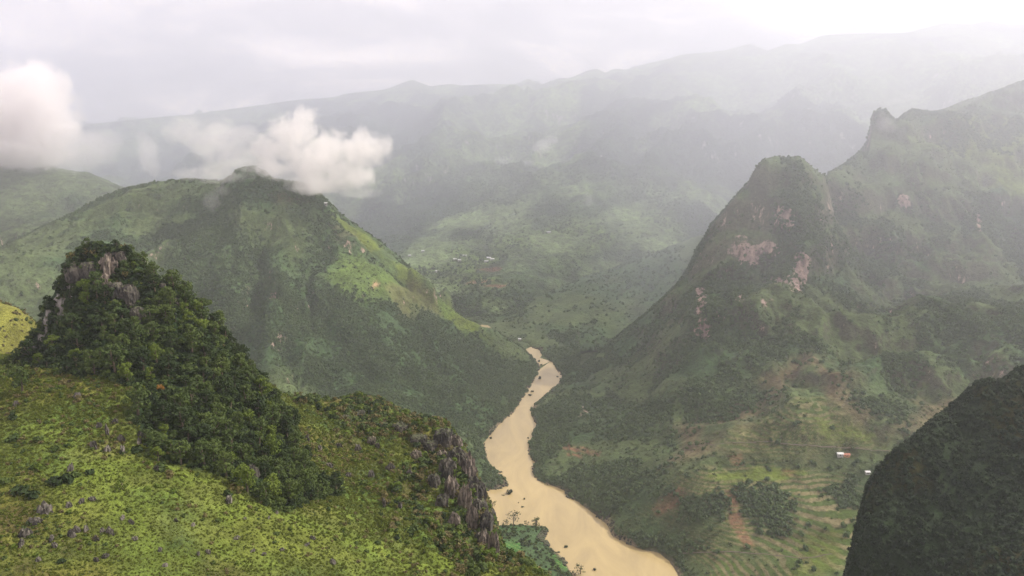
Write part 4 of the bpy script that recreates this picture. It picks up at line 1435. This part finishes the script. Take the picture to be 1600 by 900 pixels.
for q_ in keep:
    if any(inside(np.array([q_[0]]), np.array([q_[1]]), b_)[0] for b_ in BAREF if len(b_) > 2):
        continue
    u_ = q_[0] / q_[1]
    px_ = 800 + u_ * F * .97
    zone = 0 if q_[2] > 441 else 1 if px_ < 120 else 4 if q_[2] < 403 else 3 if px_ > 260 else 2
    tone = rng.choice(['dark', 'mid', 'lime'], p=[.36, .48, .16] if zone != 1 else [.75, .22, .03])
    kd = int(rng.integers(0, 5))
    s = rng.choice([.55, .7, .85, 1.0, 1.12]) * rng.uniform(.9, 1.05) * (0.62 if zone == 0 else 1)
    lab = '%s %s tree %s' % (TONEW[tone], SHAPEW[kd], ZONE[zone])
    plant_tree((q_[0], q_[1], q_[2] - .3), kd, tone, s, lab, lab.replace(' tree ', ' trees '))

# ---- limestone
RK = [rock_mesh(i, M_rock) for i in range(1, 6)]
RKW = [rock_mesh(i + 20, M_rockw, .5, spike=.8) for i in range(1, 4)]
M_rockg = rock_mat('limestone_grassy', (0.040, 0.037, 0.032), (0.19, 0.17, 0.145))
RKS = [rock_mesh(i + 40, M_rockg, .7, lv=3, spike=1.7) for i in range(1, 6)]


def rock_at(px, py, wm, hm, label, me, dm=None, sink=.25, names=('fg',), group=None, name='limestone_rock', tilt=0):
    r_, _w = hit([px], [py], list(names))
    if np.isnan(r_[0, 0]):
        return None
    x_, y_, z_ = r_[0]
    o = thing(name, (x_, y_, z_ + hm * (0.5 - sink)), label, 'rock', group, rng.uniform(0, 6.28), me, (wm / 2, (dm or wm) / 2, hm / 2))
    o.rotation_euler = (rng.normal() * .08, tilt + rng.normal() * .08, o.rotation_euler[2])
    return o


CR = [  # summit crags of the knoll
    (122, 432, 8.0, 8.5, 'big dark grey crag forming the left end of the knoll summit', RK[0]),
    (142, 430, 6.5, 7.0, 'grey cliff block in the middle of the knoll summit', RK[1]),
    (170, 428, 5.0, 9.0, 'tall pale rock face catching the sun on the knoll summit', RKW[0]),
    (188, 412, 4.5, 6.0, 'jagged grey rock tower at the right end of the knoll summit', RK[2]),
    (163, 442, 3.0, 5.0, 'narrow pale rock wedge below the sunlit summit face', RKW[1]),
    (180, 462, 5.5, 7.0, 'brownish grey cliff just below the summit, left half', RK[3]),
    (200, 472, 6.5, 9.0, 'brownish grey cliff just below the summit, right half', RK[4]),
    (215, 500, 5.0, 7.0, 'broken grey rock face hanging in the trees under the summit cliff', RK[1]),
    (216, 528, 3.5, 4.0, 'small grey rock face lowest under the summit cliff', RK[2]),
    (240, 436, 2.6, 4.5, 'pointed pinkish rock on the right-hand ridge just below the summit', RKW[2]),
    (254, 452, 2.4, 3.0, 'dark boulder on the right-hand ridge of the knoll', RK[0]),
    (275, 478, 2.4, 3.6, 'small sunlit rock on the right-hand ridge of the knoll', RKW[0]),
    (394, 745, 3.4, 5.0, 'dark rock at the foot of the wood by the bright lawn', RK[3]),
    (433, 752, 2.2, 6.0, 'tall pale rock slab at the lower right corner of the wood', RKW[1]),
    (476, 768, 2.0, 2.6, 'small pinkish rock right of the pale slab below the wood', RKW[2]),
    (513, 770, 1.2, 1.6, 'tiny pale rock at the far right tip of the wood', RKW[0]),
]
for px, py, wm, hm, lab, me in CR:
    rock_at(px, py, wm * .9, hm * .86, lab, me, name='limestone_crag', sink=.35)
CL = [  # cliff above the river on the right end of the crest
    (581, 690, 2.5, 2.5, 1), (650, 715, 2.6, 2.6, 1), (655, 690, 4, 4, 0), (693, 690, 4.5, 7, 0), (690, 716, 3, 4, 1), (708, 702, 4, 7, 1), (700, 740, 3.5, 8, 0), (706, 770, 3.2, 8, 1), (716, 726, 4, 9, 0), (731, 752, 3.6, 13, 1), (726, 792, 3, 10, 1),
    (742, 775, 4, 10, 0), (748, 805, 3.5, 9, 0), (738, 820, 2.5, 8, 1), (757, 832, 3, 10, 0), (760, 858, 2.4, 8, 1), (770, 864, 2.2, 9, 1), (752, 850, 2.4, 6, 0), (710, 820, 2.4, 5, 1), (764, 812, 3, 7, 0), (690, 790, 2.5, 6, 0), (678, 756, 2.5, 5, 0), (672, 700, 3.6, 5, 0),
    (560, 648, 3, 3, 0), (540, 655, 2.5, 2.5, 0), (600, 668, 3, 3, 0), (625, 672, 3.4, 4, 0)]
for i, (px, py, wm, hm, wt_) in enumerate(CL):
    wh = 'upper' if py < 720 else 'middle' if py < 800 else 'lower'
    if px < 640:
        lab = 'grey rock knob showing through the bushes on the crest above the river'
    else:
        lab = ('tall pale streaked limestone rib in the %s part of the cliff above the river' if wt_ else 'dark grey weathered limestone rib in the %s part of the cliff above the river') % wh
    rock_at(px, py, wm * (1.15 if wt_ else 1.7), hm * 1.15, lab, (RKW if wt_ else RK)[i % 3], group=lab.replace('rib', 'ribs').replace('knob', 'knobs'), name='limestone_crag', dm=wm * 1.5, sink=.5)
SM = [(168, 680, 1.6, 2.2), (190, 690, 1.6, 2), (220, 684, 1.2, 1.6), (155, 668, 1.2, 1.5), (146, 700, 1.6, 2.0), (168, 706, 1.4, 1.2), (192, 708, 1.4, 2.0), (218, 694, 1.1, 1.6), (122, 622, 1.6, 1.6), (25, 634, 1.2, 1.6), (110, 736, 1.2, 1.6), (180, 662, 1.2, 1.3),
      (70, 802, 1.7, 2.2), (55, 818, 2.2, 1.4), (40, 838, 1.6, 1.9), (34, 852, 1.4, 1.2), (112, 840, 1.0, 1.7), (120, 832, .9, 1.5), (80, 845, 1.1, 1.2), (86, 855, 1, 1), (135, 830, .9, 1.2), (150, 845, .9, 1.1), (172, 835, 1.1, 1.5), (160, 832, .8, 1), (165, 872, 1.0, .9), (150, 878, .8, .8),
      (205, 818, 1.1, .9), (192, 812, .9, .8), (128, 785, 1.3, 1.1), (145, 783, 1.2, 1), (108, 792, 1.0, 1.1), (302, 822, .9, .8), (382, 812, .7, .5), (432, 803, .8, .6), (370, 842, 1.2, .6), (325, 865, 1.0, .7), (310, 868, 1, .7), (395, 862, .8, .6), (412, 868, .9, .6), (440, 860, .9, .6),
      (488, 842, 1.3, .7), (480, 852, 1.2, .6), (520, 880, 1.3, 1), (250, 862, .8, .8), (258, 886, .8, .8), (210, 845, 1, .8), (275, 815, .8, .7), (420, 810, 1, .5), (245, 735, 1.4, 1.1), (358, 785, 1.6, 1.8), (60, 878, .9, .9), (20, 770, 1, .8),
      (480, 690, 2, 2.2), (500, 705, 1.6, 2), (530, 700, 1.6, 2), (560, 705, 1.7, 2.2), (590, 700, 1.5, 2), (610, 735, 2, 2.4), (640, 745, 2, 2.4), (620, 760, 1.5, 2), (580, 745, 1.5, 2), (600, 790, 1.5, 2.2), (625, 795, 1.5, 2), (545, 745, 1.5, 1.6), (515, 730, 1.5, 1.6)]
for i, (px, py, wm, hm) in enumerate(SM):
    if px > 450 and py < 800:
        lab, gp = 'weathered grey rock spike in the scrub of the crest slope', 'rock spikes on the crest slope'
    elif py < 740:
        lab, gp = 'purplish grey rock in the cluster on the grass left of the wood', 'rocks left of the wood'
    elif px < 230:
        lab, gp = 'grey rock spike in the tufted grass at the lower left', 'rock spikes at the lower left'
    else:
        lab, gp = 'small dark rock lying low in the bright lawn slope', 'small rocks on the lawn slope'
    rock_at(px, py, wm * 1.25, hm * 1.1, lab, RKS[i % 5], group=gp, sink=.38, dm=wm * rng.uniform(.5, .9))

# ---- trees on the spit and treetops standing in the water
def custom_tree(px, py, zg, H_, R_, seed, label, mat, nc=12, nl=16, leaf=.5, base=.35, squash=.5, spread=1.1, name='riverside_tree', sq=.035):
    X_, Y_, Z_ = Z(px, py, zg)
    zz = max(float(T_.sample(np.array([X_]), np.array([Y_]))[0]), -1.0)
    (tc_, tf_), (cc_, cf_, ct_) = tree_meshes(seed, H_, R_, nc, nl, leaf, base, squash, min(nc, 9), spread, sq)
    t_ = thing(name, (X_, Y_, zz if zg > 0 else -0.6), label, 'tree')
    part('trunk', raw_mesh('trunk_mesh', tc_, tf_, M_bark, None, True), t_)
    part('crown', raw_mesh('crown_mesh', cc_, cf_, mat, ct_), t_)
    return t_


custom_tree(802, 823, 2.5, 23, 8.5, 501, 'tall sparse tree with tiered branches standing on the tip of the spit', ML_DARK, 15, 11, .85, .32, .35, 1.15, sq=.022)
custom_tree(837, 820, 2, 7, 3, 502, 'small thin bush left of the rounded tree on the spit', ML_MID, 8, 14, .5)
custom_tree(822, 820, 2, 6, 3, 508, 'low bush just right of the tall sparse tree on the spit', ML_MID, 8, 14, .5)
custom_tree(790, 820, 2, 6, 5, 509, 'low spreading bush left of the tall sparse tree', ML_DARK, 8, 14, .6)
custom_tree(837, 817, 2, 11, 3, 503, 'slender leafy tree left of the rounded tree on the spit', ML_MID, 7, 12, .5, sq=.02)
custom_tree(838, 824, 2, 14, 5, 504, 'rounded leafy tree at the right end of the spit', ML_MID, 12, 24, .6, .25, .9, 1.0)
custom_tree(907, 895, 1, 14, 5, 505, 'leafy tree at the water edge at the bottom of the photo', ML_MID, 10, 22, .6, .25)
custom_tree(898, 898, 1, 8, 5, 506, 'wide low bush at the water edge beside the bottom tree', ML_DARK, 10, 18, .6, .15)
custom_tree(770, 790, 1, 9, 4, 507, 'thin tree leaning over the water beside the cliff foot', ML_MID, 8, 14, .5)
FLO = [(795, 771, 11, 8, 'largest clump of treetops standing in the yellow water, near the left point'), (786, 774, 6, 1.6, 'low brushwood raft at the left foot of the largest clump in the water'), (819, 780, 5, 3, 'small treetop in the water right of the largest clump'), (810, 786, 2.2, 2.2, 'tiny treetop in the water between the spit and the largest clump'),
       (817, 792, 6, 1.4, 'flat drift of branches in the water below the largest clump'), (884, 855, 6, 5, 'dark treetop standing alone in the yellow water right of the spit'), (929, 891, 6, 4, 'dark treetop in the yellow water near the bottom of the photo'), (825, 685, 6, 3, 'dark treetop in the grey water near the right bank'),
       (767, 685, 6, 4, 'dark treetop close to the left bank at the river bend'), (783, 738, 7, 3, 'dark treetop in the grey water near the left shore'), (842, 565, 9, 5, 'uppermost of the treetops in the far reach of the river'), (845, 571, 8, 5, 'second treetop in the far reach of the river'), (843, 592, 8, 7, 'third treetop in the far reach, by the left bank'),
       (871, 589, 7, 4, 'treetop close to the right bank of the far reach'), (828, 618, 12, 4, 'brushwood along the left bank of the far reach, lower piece'), (831, 612, 9, 4, 'brushwood along the left bank of the far reach, upper piece'), (933, 808, 5, 2.5, 'dark snag at the right bank below the grey rocks')]
for i, (px, py, wm, hm, lab) in enumerate(FLO):
    X_, Y_, _z = Z(px, py, 0)
    t_ = thing('flooded_treetop', (X_, Y_, -0.4), lab, 'tree' if hm > 2 else 'driftwood', 'treetops standing in the river', rng.uniform(0, 6), None, (wm / 2.4, wm / 2.4, hm / 1.5))
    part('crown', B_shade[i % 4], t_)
    c_, f_ = tube([(-.1, 0, -.5), (0, 0, .3), (.15, .1, .9)], [.06, .05, .02])
    part('trunk', raw_mesh('trunk_mesh', c_, f_, M_bark), t_)

# ---- larger shrubs on the near grass
SHR = [(30, 600, 3.2, 'mid'), (122, 628, 2.2, 'dry'), (250, 640, 2.4, 'dry'), (270, 650, 2.4, 'dry'), (200, 648, 1.8, 'mid'), (215, 706, 2.6, 'dark'), (250, 735, 2.8, 'mid'), (265, 745, 2.2, 'dry'), (140, 742, 1.8, 'dark'), (85, 758, 3.0, 'dark'), (105, 752, 2.6, 'dark'), (30, 772, 3.0, 'dark'), (52, 778, 2.4, 'dark'), (10, 755, 2.0, 'mid'), (118, 745, 2.0, 'mid'), (60, 735, 2.0, 'lime'),
       (232, 768, 1.5, 'lime'), (272, 770, 1.6, 'lime'), (248, 762, 1.4, 'lime'), (20, 690, 2.4, 'mid'), (60, 690, 2.2, 'mid'), (85, 705, 2.0, 'mid'), (20, 655, 2.2, 'dark'), (100, 600, 2.0, 'dry'), (370, 770, 2.8, 'dry'), (355, 775, 2.2, 'dark'), (400, 770, 2.4, 'mid'), (430, 800, 1.6, 'mid'), (500, 640, 2.6, 'dark'), (545, 640, 3.0, 'dark'), (560, 632, 3.0, 'dark'), (650, 668, 3.2, 'dark'), (662, 662, 3.4, 'mid'), (600, 650, 2.6, 'mid'),
       (480, 870, 1.2, 'dry'), (590, 850, 1.6, 'mid'), (620, 842, 1.8, 'dark'), (640, 870, 1.4, 'dry'), (560, 880, 1.2, 'dry'), (95, 880, 1.3, 'dark'), (200, 800, 1.2, 'mid'), (330, 850, 1.0, 'dry')]
SHN = {'mid': ('green', B_mid), 'dry': ('brownish', B_dry), 'dark': ('dark green', B_dark), 'lime': ('pale lime', B_lime)}
for i, (px, py, s, tn_) in enumerate(SHR):
    r_, _w = hit([px], [py], ['fg'])
    if np.isnan(r_[0, 0]):
        continue
    where = 'on the rocky crest above the river' if px > 450 and py < 700 else 'low on the slope at the bottom of the photo' if py > 835 else 'at the lower edge of the wood' if 340 < px < 440 else 'on the open grass at the left edge' if px < 70 else 'on the open grass left of the wood'
    lab = '%s shrub %s' % (SHN[tn_][0], where)
    thing('shrub', tuple(r_[0]), lab, 'shrub', lab.replace(' shrub ', ' shrubs '), rng.uniform(0, 6), SHN[tn_][1][i % len(SHN[tn_][1])], (s * .85, s * .8, s * .75))

# ---- houses
M_wall = plain_mat('house_wall', (0.42, 0.36, 0.30))
M_wallw = plain_mat('white_wall', (0.42, 0.41, 0.39))
M_roofw = plain_mat('pale_roof', (0.58, 0.58, 0.58), .6, .08)
M_roofr = plain_mat('red_roof', (0.34, 0.14, 0.09))
M_wallo = plain_mat('ochre_wall', (0.52, 0.30, 0.16))
M_dark = plain_mat('dark_opening', (0.04, 0.035, 0.03))


def box_mesh(name, x0, x1, y0, y1, z0, z1, mat):
    co = [(a, b_, c_) for a in (x0, x1) for b_ in (y0, y1) for c_ in (z0, z1)]
    return raw_mesh(name, co, [(0, 1, 3, 2), (4, 6, 7, 5), (0, 4, 5, 1), (2, 3, 7, 6), (0, 2, 6, 4), (1, 5, 7, 3)], mat)


def house(px, py, names, Lx, Ly, H_, mw, mr, label, rz=0, group=None, name='house'):
    r_, _w = hit([px], [py], names)
    if np.isnan(r_[0, 0]):
        return
    X_, Y_, Z_ = r_[0]
    t_ = thing(name, (X_, Y_, Z_), label, 'house', group, rz)
    part('wall', box_mesh('wall_mesh', -Lx / 2, Lx / 2, -Ly / 2, Ly / 2, -3, H_, mw), t_)
    o_, h_ = .6, Ly * .28
    rc = [(-Lx / 2 - o_, -Ly / 2 - o_, H_ - .15), (Lx / 2 + o_, -Ly / 2 - o_, H_ - .15), (Lx / 2 + o_, Ly / 2 + o_, H_ - .15), (-Lx / 2 - o_, Ly / 2 + o_, H_ - .15), (-Lx / 2 - o_, 0, H_ + h_), (Lx / 2 + o_, 0, H_ + h_)]
    part('roof', raw_mesh('roof_mesh', rc, [(0, 1, 5, 4), (3, 4, 5, 2), (0, 4, 3), (1, 2, 5), (0, 3, 2, 1)], mr), t_)
    part('door', box_mesh('door_mesh', -.6, .6, -Ly / 2 - .06, -Ly / 2 + .1, 0, 2.1, M_dark), t_)
    for wx_ in (-Lx * .3, Lx * .3):
        part('window', box_mesh('window_mesh', wx_ - .5, wx_ + .5, -Ly / 2 - .06, -Ly / 2 + .1, 1, 2.0, M_dark), t_)


FV = ['fr', 'sp', 'lm']
for px, py, lx, rz, lab in [(764, 404.5, 12, 0, 'white-roofed farmhouse, uppermost of the three close together in the valley'), (769, 407, 12, .2, 'white-roofed farmhouse, rightmost of the three close together in the valley'), (760, 410.5, 11, -.2, 'white-roofed farmhouse, lowest left of the three close together in the valley'),
                            (726, 401, 11, .1, 'pale farmhouse between the lone upper house and the group of three'), (718, 408, 9, 0, 'small white house below left of the pale valley farmhouse'), (711, 407, 9, .1, 'smallest dim house leftmost of the pair in mid valley'),
                            (661, 394.5, 9, .1, 'white house alone highest on the left of the valley fields'), (683, 425.5, 10, .5, 'white house alone above the bright ridge at the lower left of the fields'), (640, 400.5, 8, 0, 'tiny white house at the leftmost edge of the valley fields'),
                            (857, 365, 12, 0, 'faint white house high on the slope right of the village')]:
    house(px, py, FV, lx, 6, 3, M_wallw, M_roofw, lab, rz)
house(509, 322, ['lm'], 6, 5, 4, M_wallw, M_roofw, 'white roadside building on the skyline ridge of the left mountain', .3, name='roadside_building')
house(1312, 713, ['rm'], 7, 5, 2.6, M_wallw, M_roofw, 'white-walled house, left half of the long building on the right slope')
house(1322, 713.5, ['rm'], 7.5, 5, 2.2, M_wallo, M_roofr, 'orange-red building adjoining the white house on the right slope')
house(1355, 741, ['rm'], 5, 4, 2.5, M_wallw, M_roofw, 'small white hut left of the red-roofed house by the dark hill')
house(1378, 741, ['rm'], 8, 6, 4.5, M_wallo, M_roofr, 'red-roofed house half hidden beside the edge of the dark hill')
house(812, 532, None, 6, 5, 3, M_wallw, M_roofw, 'tiny white hut at the river bend below the left ridge', name='river_hut')


# ---- tracks along the slopes
M_track = plain_mat('track_dust', (0.10, 0.080, 0.055))
M_trackg = plain_mat('track_green', (0.13, 0.15, 0.07))


def track(pts, width, names, label, mat=M_track, lift=.25):
    pts2 = []
    for a, b_ in zip(pts[:-1], pts[1:]):
        n_ = max(2, int(abs(b_[0] - a[0]) / 4))
        pts2 += [(a[0] + (b_[0] - a[0]) * k / n_, a[1] + (b_[1] - a[1]) * k / n_) for k in range(n_)]
    pts2.append(pts[-1])
    r_, _w = hit([q_[0] for q_ in pts2], [q_[1] for q_ in pts2], names)
    r_ = r_[~np.isnan(r_[:, 0])]
    for _ in range(3):
        r_[1:-1, :2] = (r_[:-2, :2] + r_[2:, :2] + r_[1:-1, :2]) / 3
    d = np.gradient(r_[:, :2], axis=0)
    nrm = np.stack([-d[:, 1], d[:, 0]], -1) / (np.linalg.norm(d, axis=1)[:, None] + 1e-6)
    rows = []
    pp = PATCHES[names[0]]
    for k in np.linspace(-.5, .5, 4):
        q_ = r_[:, :2] + nrm * width * k
        z_ = np.maximum(pp.sample(q_[:, 0], q_[:, 1]), pp.sample(r_[:, 0], r_[:, 1])) + lift
        rows.append(np.c_[q_, z_])
    n_ = len(r_)
    co = np.concatenate(rows)
    qd = [(a * n_ + i, a * n_ + i + 1, (a + 1) * n_ + i + 1, (a + 1) * n_ + i) for a in range(3) for i in range(n_ - 1)]
    o = quad_mesh('track', co, np.array(qd), mat)
    o['kind'] = 'structure'
    o['label'] = label


track([(1066, 700), (1130, 693), (1200, 691), (1260, 698), (1330, 701), (1390, 707), (1420, 708)], 1.5, ['rm'], 'dirt road crossing the right slope above the terraces')
track([(1066, 866), (1140, 863), (1210, 868), (1260, 874), (1300, 866)], 1.6, ['rm'], 'thin footpath across the lower right fields')
track([(890, 508), (930, 492), (985, 474), (1036, 453)], 3.0, ['rm'], 'pale path running along the spur right of the river', M_trackg)

# ---- clouds drifting in the valley
def cloud(name, lobes, Y, dens, label, nscale, edge=0.55, thr=0.45, aniso=0.35, depth=1.0, cat='cloud'):
    import bmesh
    cx_, cy_, cz_ = P(lobes[0][0], lobes[0][1], Y)
    L3 = []
    for (px, py, rx, ry) in lobes:
        X_, Y_, Z_ = P(px, py, Y)
        s_ = Y / F * 1.0
        L3.append((X_ - cx_, rng.uniform(-.3, .3) * rx * s_, Z_ - cz_, rx * s_, max(rx, ry) * s_ * depth * .8, ry * s_))
    bm = bmesh.new()
    for l_ in L3:
        g_ = bmesh.ops.create_icosphere(bm, subdivisions=3, radius=1.0)
        for v_ in g_['verts']:
            v_.co = Vector((v_.co.x * l_[3] + l_[0], v_.co.y * l_[4] + l_[1], v_.co.z * l_[5] + l_[2]))
    me = bpy.data.meshes.new(name)
    bm.to_mesh(me)
    bm.free()
    tmp = bpy.data.objects.new('tmp_cloud', me)
    COL.objects.link(tmp)
    md = tmp.modifiers.new('r', 'REMESH')
    md.mode = 'VOXEL'
    md.voxel_size = max(3.0, min(l_[5] for l_ in L3) * .22)
    dg = bpy.context.evaluated_depsgraph_get()
    dg.update()
    me2 = bpy.data.meshes.new_from_object(tmp.evaluated_get(dg))
    bpy.data.objects.remove(tmp)
    me2.name = name
    m, t = new_mat(name + '_vapour')
    out = nd(t, 'ShaderNodeOutputMaterial')
    tcn = nd(t, 'ShaderNodeTexCoord')
    pos = tcn.outputs['Object']
    f_ = noise(t, pos, 1.0 / nscale, 8, 0.66, 0.6)
    best = None
    for l_ in L3:
        mpn = nd(t, 'ShaderNodeVectorMath', operation='SUBTRACT')
        t.links.new(pos, mpn.inputs[0])
        mpn.inputs[1].default_value = l_[:3]
        dv = nd(t, 'ShaderNodeVectorMath', operation='DIVIDE')
        t.links.new(mpn.outputs[0], dv.inputs[0])
        dv.inputs[1].default_value = l_[3:]
        ln = nd(t, 'ShaderNodeVectorMath', operation='LENGTH')
        t.links.new(dv.outputs[0], ln.inputs[0])
        k_ = math_(t, 'SUBTRACT', 1.0, ln.outputs['Value'])
        best = k_ if best is None else math_(t, 'MAXIMUM', best, k_)
    # density: lobe falloff eroded by turbulence
    d_ = math_(t, 'ADD', best, math_(t, 'MULTIPLY', math_(t, 'SUBTRACT', f_, 0.5), edge * 3.0))
    d_ = rng_(t, d_, thr, thr + .24, 0, 1)
    d_ = math_(t, 'MULTIPLY', d_, rng_(t, best, 0, .12, 0, 1))
    vp = nd(t, 'ShaderNodeVolumePrincipled')
    vp.inputs['Color'].default_value = (1, .985, .98, 1)
    vp.inputs['Density Attribute'].default_value = ''
    vp.inputs['Anisotropy'].default_value = aniso
    t.links.new(math_(t, 'MULTIPLY', d_, dens), vp.inputs['Density'])
    t.links.new(vp.outputs[0], out.inputs['Volume'])
    me2.materials.clear()
    me2.materials.append(m)
    m.cycles.volume_step_rate = 0.6
    o = thing(name, (cx_, cy_, cz_), label, cat, None, 0, me2)
    return o


cloud('cloud', [(500, 248, 70, 52), (455, 215, 55, 48), (560, 235, 55, 48), (478, 190, 30, 32), (545, 275, 60, 30), (590, 225, 26, 22), (420, 235, 38, 30), (500, 285, 60, 22), (430, 262, 45, 18)], 1640, .024, 'bright white cloud drifting over the right shoulder of the left mountain', 44, 1.15, .24)
cloud('cloud', [(330, 220, 60, 42), (290, 205, 44, 30), (370, 245, 45, 40), (385, 215, 30, 25), (345, 262, 40, 25)], 1720, .010, 'thin torn cloud left of the bright one, behind the left mountain peak', 38, 1.1, .25)
cloud('mist_bank', [(400, 258, 55, 15), (450, 270, 60, 18), (350, 276, 55, 12), (300, 272, 45, 12), (500, 292, 50, 14), (560, 302, 40, 12)], 1655, .007, 'torn veil of mist wrapped round the top of the left mountain', 26, .9, .2)
cloud('cloud', [(232, 240, 20, 40), (225, 222, 15, 22), (240, 262, 13, 22)], 2300, .009, 'narrow upright wisp of cloud between the two larger clouds on the left', 30, .5, .2)
cloud('cloud', [(20, 170, 95, 85), (60, 130, 45, 48), (70, 190, 60, 60), (-60, 180, 120, 100), (30, 225, 90, 50)], 2350, .03, 'towering bright cumulus cloud at the left edge', 75, .85, .18)
cloud('mist_bank', [(120, 235, 75, 42), (50, 245, 80, 32), (160, 225, 40, 35), (-20, 240, 70, 35)], 2300, .006, 'soft mist bank lying on the far left hill under the cumulus', 60, .5, .2)
cloud('cloud_wisp', [(849, 228, 20, 15), (862, 218, 14, 9), (838, 232, 10, 7)], 2750, .012, 'small puff of cloud, brightest one on the far slope', 26, .6, .2)
cloud('cloud_wisp', [(785, 251, 18, 9), (797, 247, 9, 6)], 2750, .006, 'faint flat puff left of the brightest puff on the far slope', 26, .6, .2)
cloud('cloud_wisp', [(826, 254, 14, 6)], 2750, .007, 'tiny flat puff just below the brightest puff on the far slope', 20, .5, .15)
cloud('cloud_wisp', [(921, 313, 10, 14), (917, 306, 6, 8)], 2350, .006, 'small upright wisp over the middle of the valley', 16, .6, .2)
cloud('cloud_wisp', [(333, 312, 20, 22), (345, 298, 18, 14)], 1560, .005, 'faint wisp in front of the left mountain below its peak', 26, .6, .2)
cloud('cloud_wisp', [(1384, 192, 18, 15), (1392, 200, 13, 12), (1380, 180, 9, 9)], 1840, .006, 'pinkish puff of mist clinging to the rock pinnacle on the right', 20, .5, .2)
cloud('cloud_wisp', [(1400, 158, 24, 6), (1420, 151, 20, 6), (1385, 163, 14, 5)], 2600, .003, 'thin streak of mist trailing above the rock pinnacle', 24, .5, .15)


# ------------------------------------------------------------------ haze
m, t = new_mat('haze_air')
out = nd(t, 'ShaderNodeOutputMaterial')
v = nd(t, 'ShaderNodeVolumePrincipled')
v.inputs['Color'].default_value = (0.87, 0.885, 0.98, 1)
v.inputs['Density'].default_value = HAZE_DENSITY
v.inputs['Density Attribute'].default_value = ''
v.inputs['Anisotropy'].default_value = 0.5
t.links.new(v.outputs[0], out.inputs['Volume'])
x0, x1, y0, y1, z0, z1 = -9000, 9000, -600, 27000, -12, 1250
x0, x1, y0, y1 = -9500, 9500, -600, 8300
co = np.array([(a, b_, c_) for a in (x0, x1) for b_ in (y0, y1) for c_ in (z0, z1)], float)
q = np.array([(0, 1, 3, 2), (4, 6, 7, 5), (0, 4, 5, 1), (2, 3, 7, 6), (0, 2, 6, 4), (1, 5, 7, 3)])
hz = quad_mesh('haze', co, q, m, None, False)
hz['kind'] = 'stuff'
hz['label'] = 'pale blue-grey haze filling the valley'
# thicker damp air lying over the far valley only
m2 = m.copy()
m2.name = 'far_mist'
for n_ in m2.node_tree.nodes:
    if n_.type == 'PRINCIPLED_VOLUME':
        n_.inputs['Density'].default_value = MIST_DENSITY
        n_.inputs['Color'].default_value = (0.87, 0.90, 1.0, 1)
fx = [(-6000, 2200), (150, 1980), (400, 1270), (5000, 1270), (5600, 4150), (-6200, 5000)]
ztop = [880, 880, 800, 900, 1235, 1050]
co = np.array([(a, b_, -11) for a, b_ in fx] + [(a, b_, zt) for (a, b_), zt in zip(fx, ztop)], float)
q = np.array([(i, (i + 1) % 6, (i + 1) % 6 + 6) for i in range(6)] + [(i, (i + 1) % 6 + 6, i + 6) for i in range(6)] + [(0, i + 1, i) for i in (1, 2, 3, 4)] + [(6, i + 6, i + 7) for i in (1, 2, 3, 4)])
mi = quad_mesh('valley_mist', co, q, m2, None, False)
mi['kind'] = 'stuff'
mi['label'] = 'thicker lilac mist lying over the far valley'
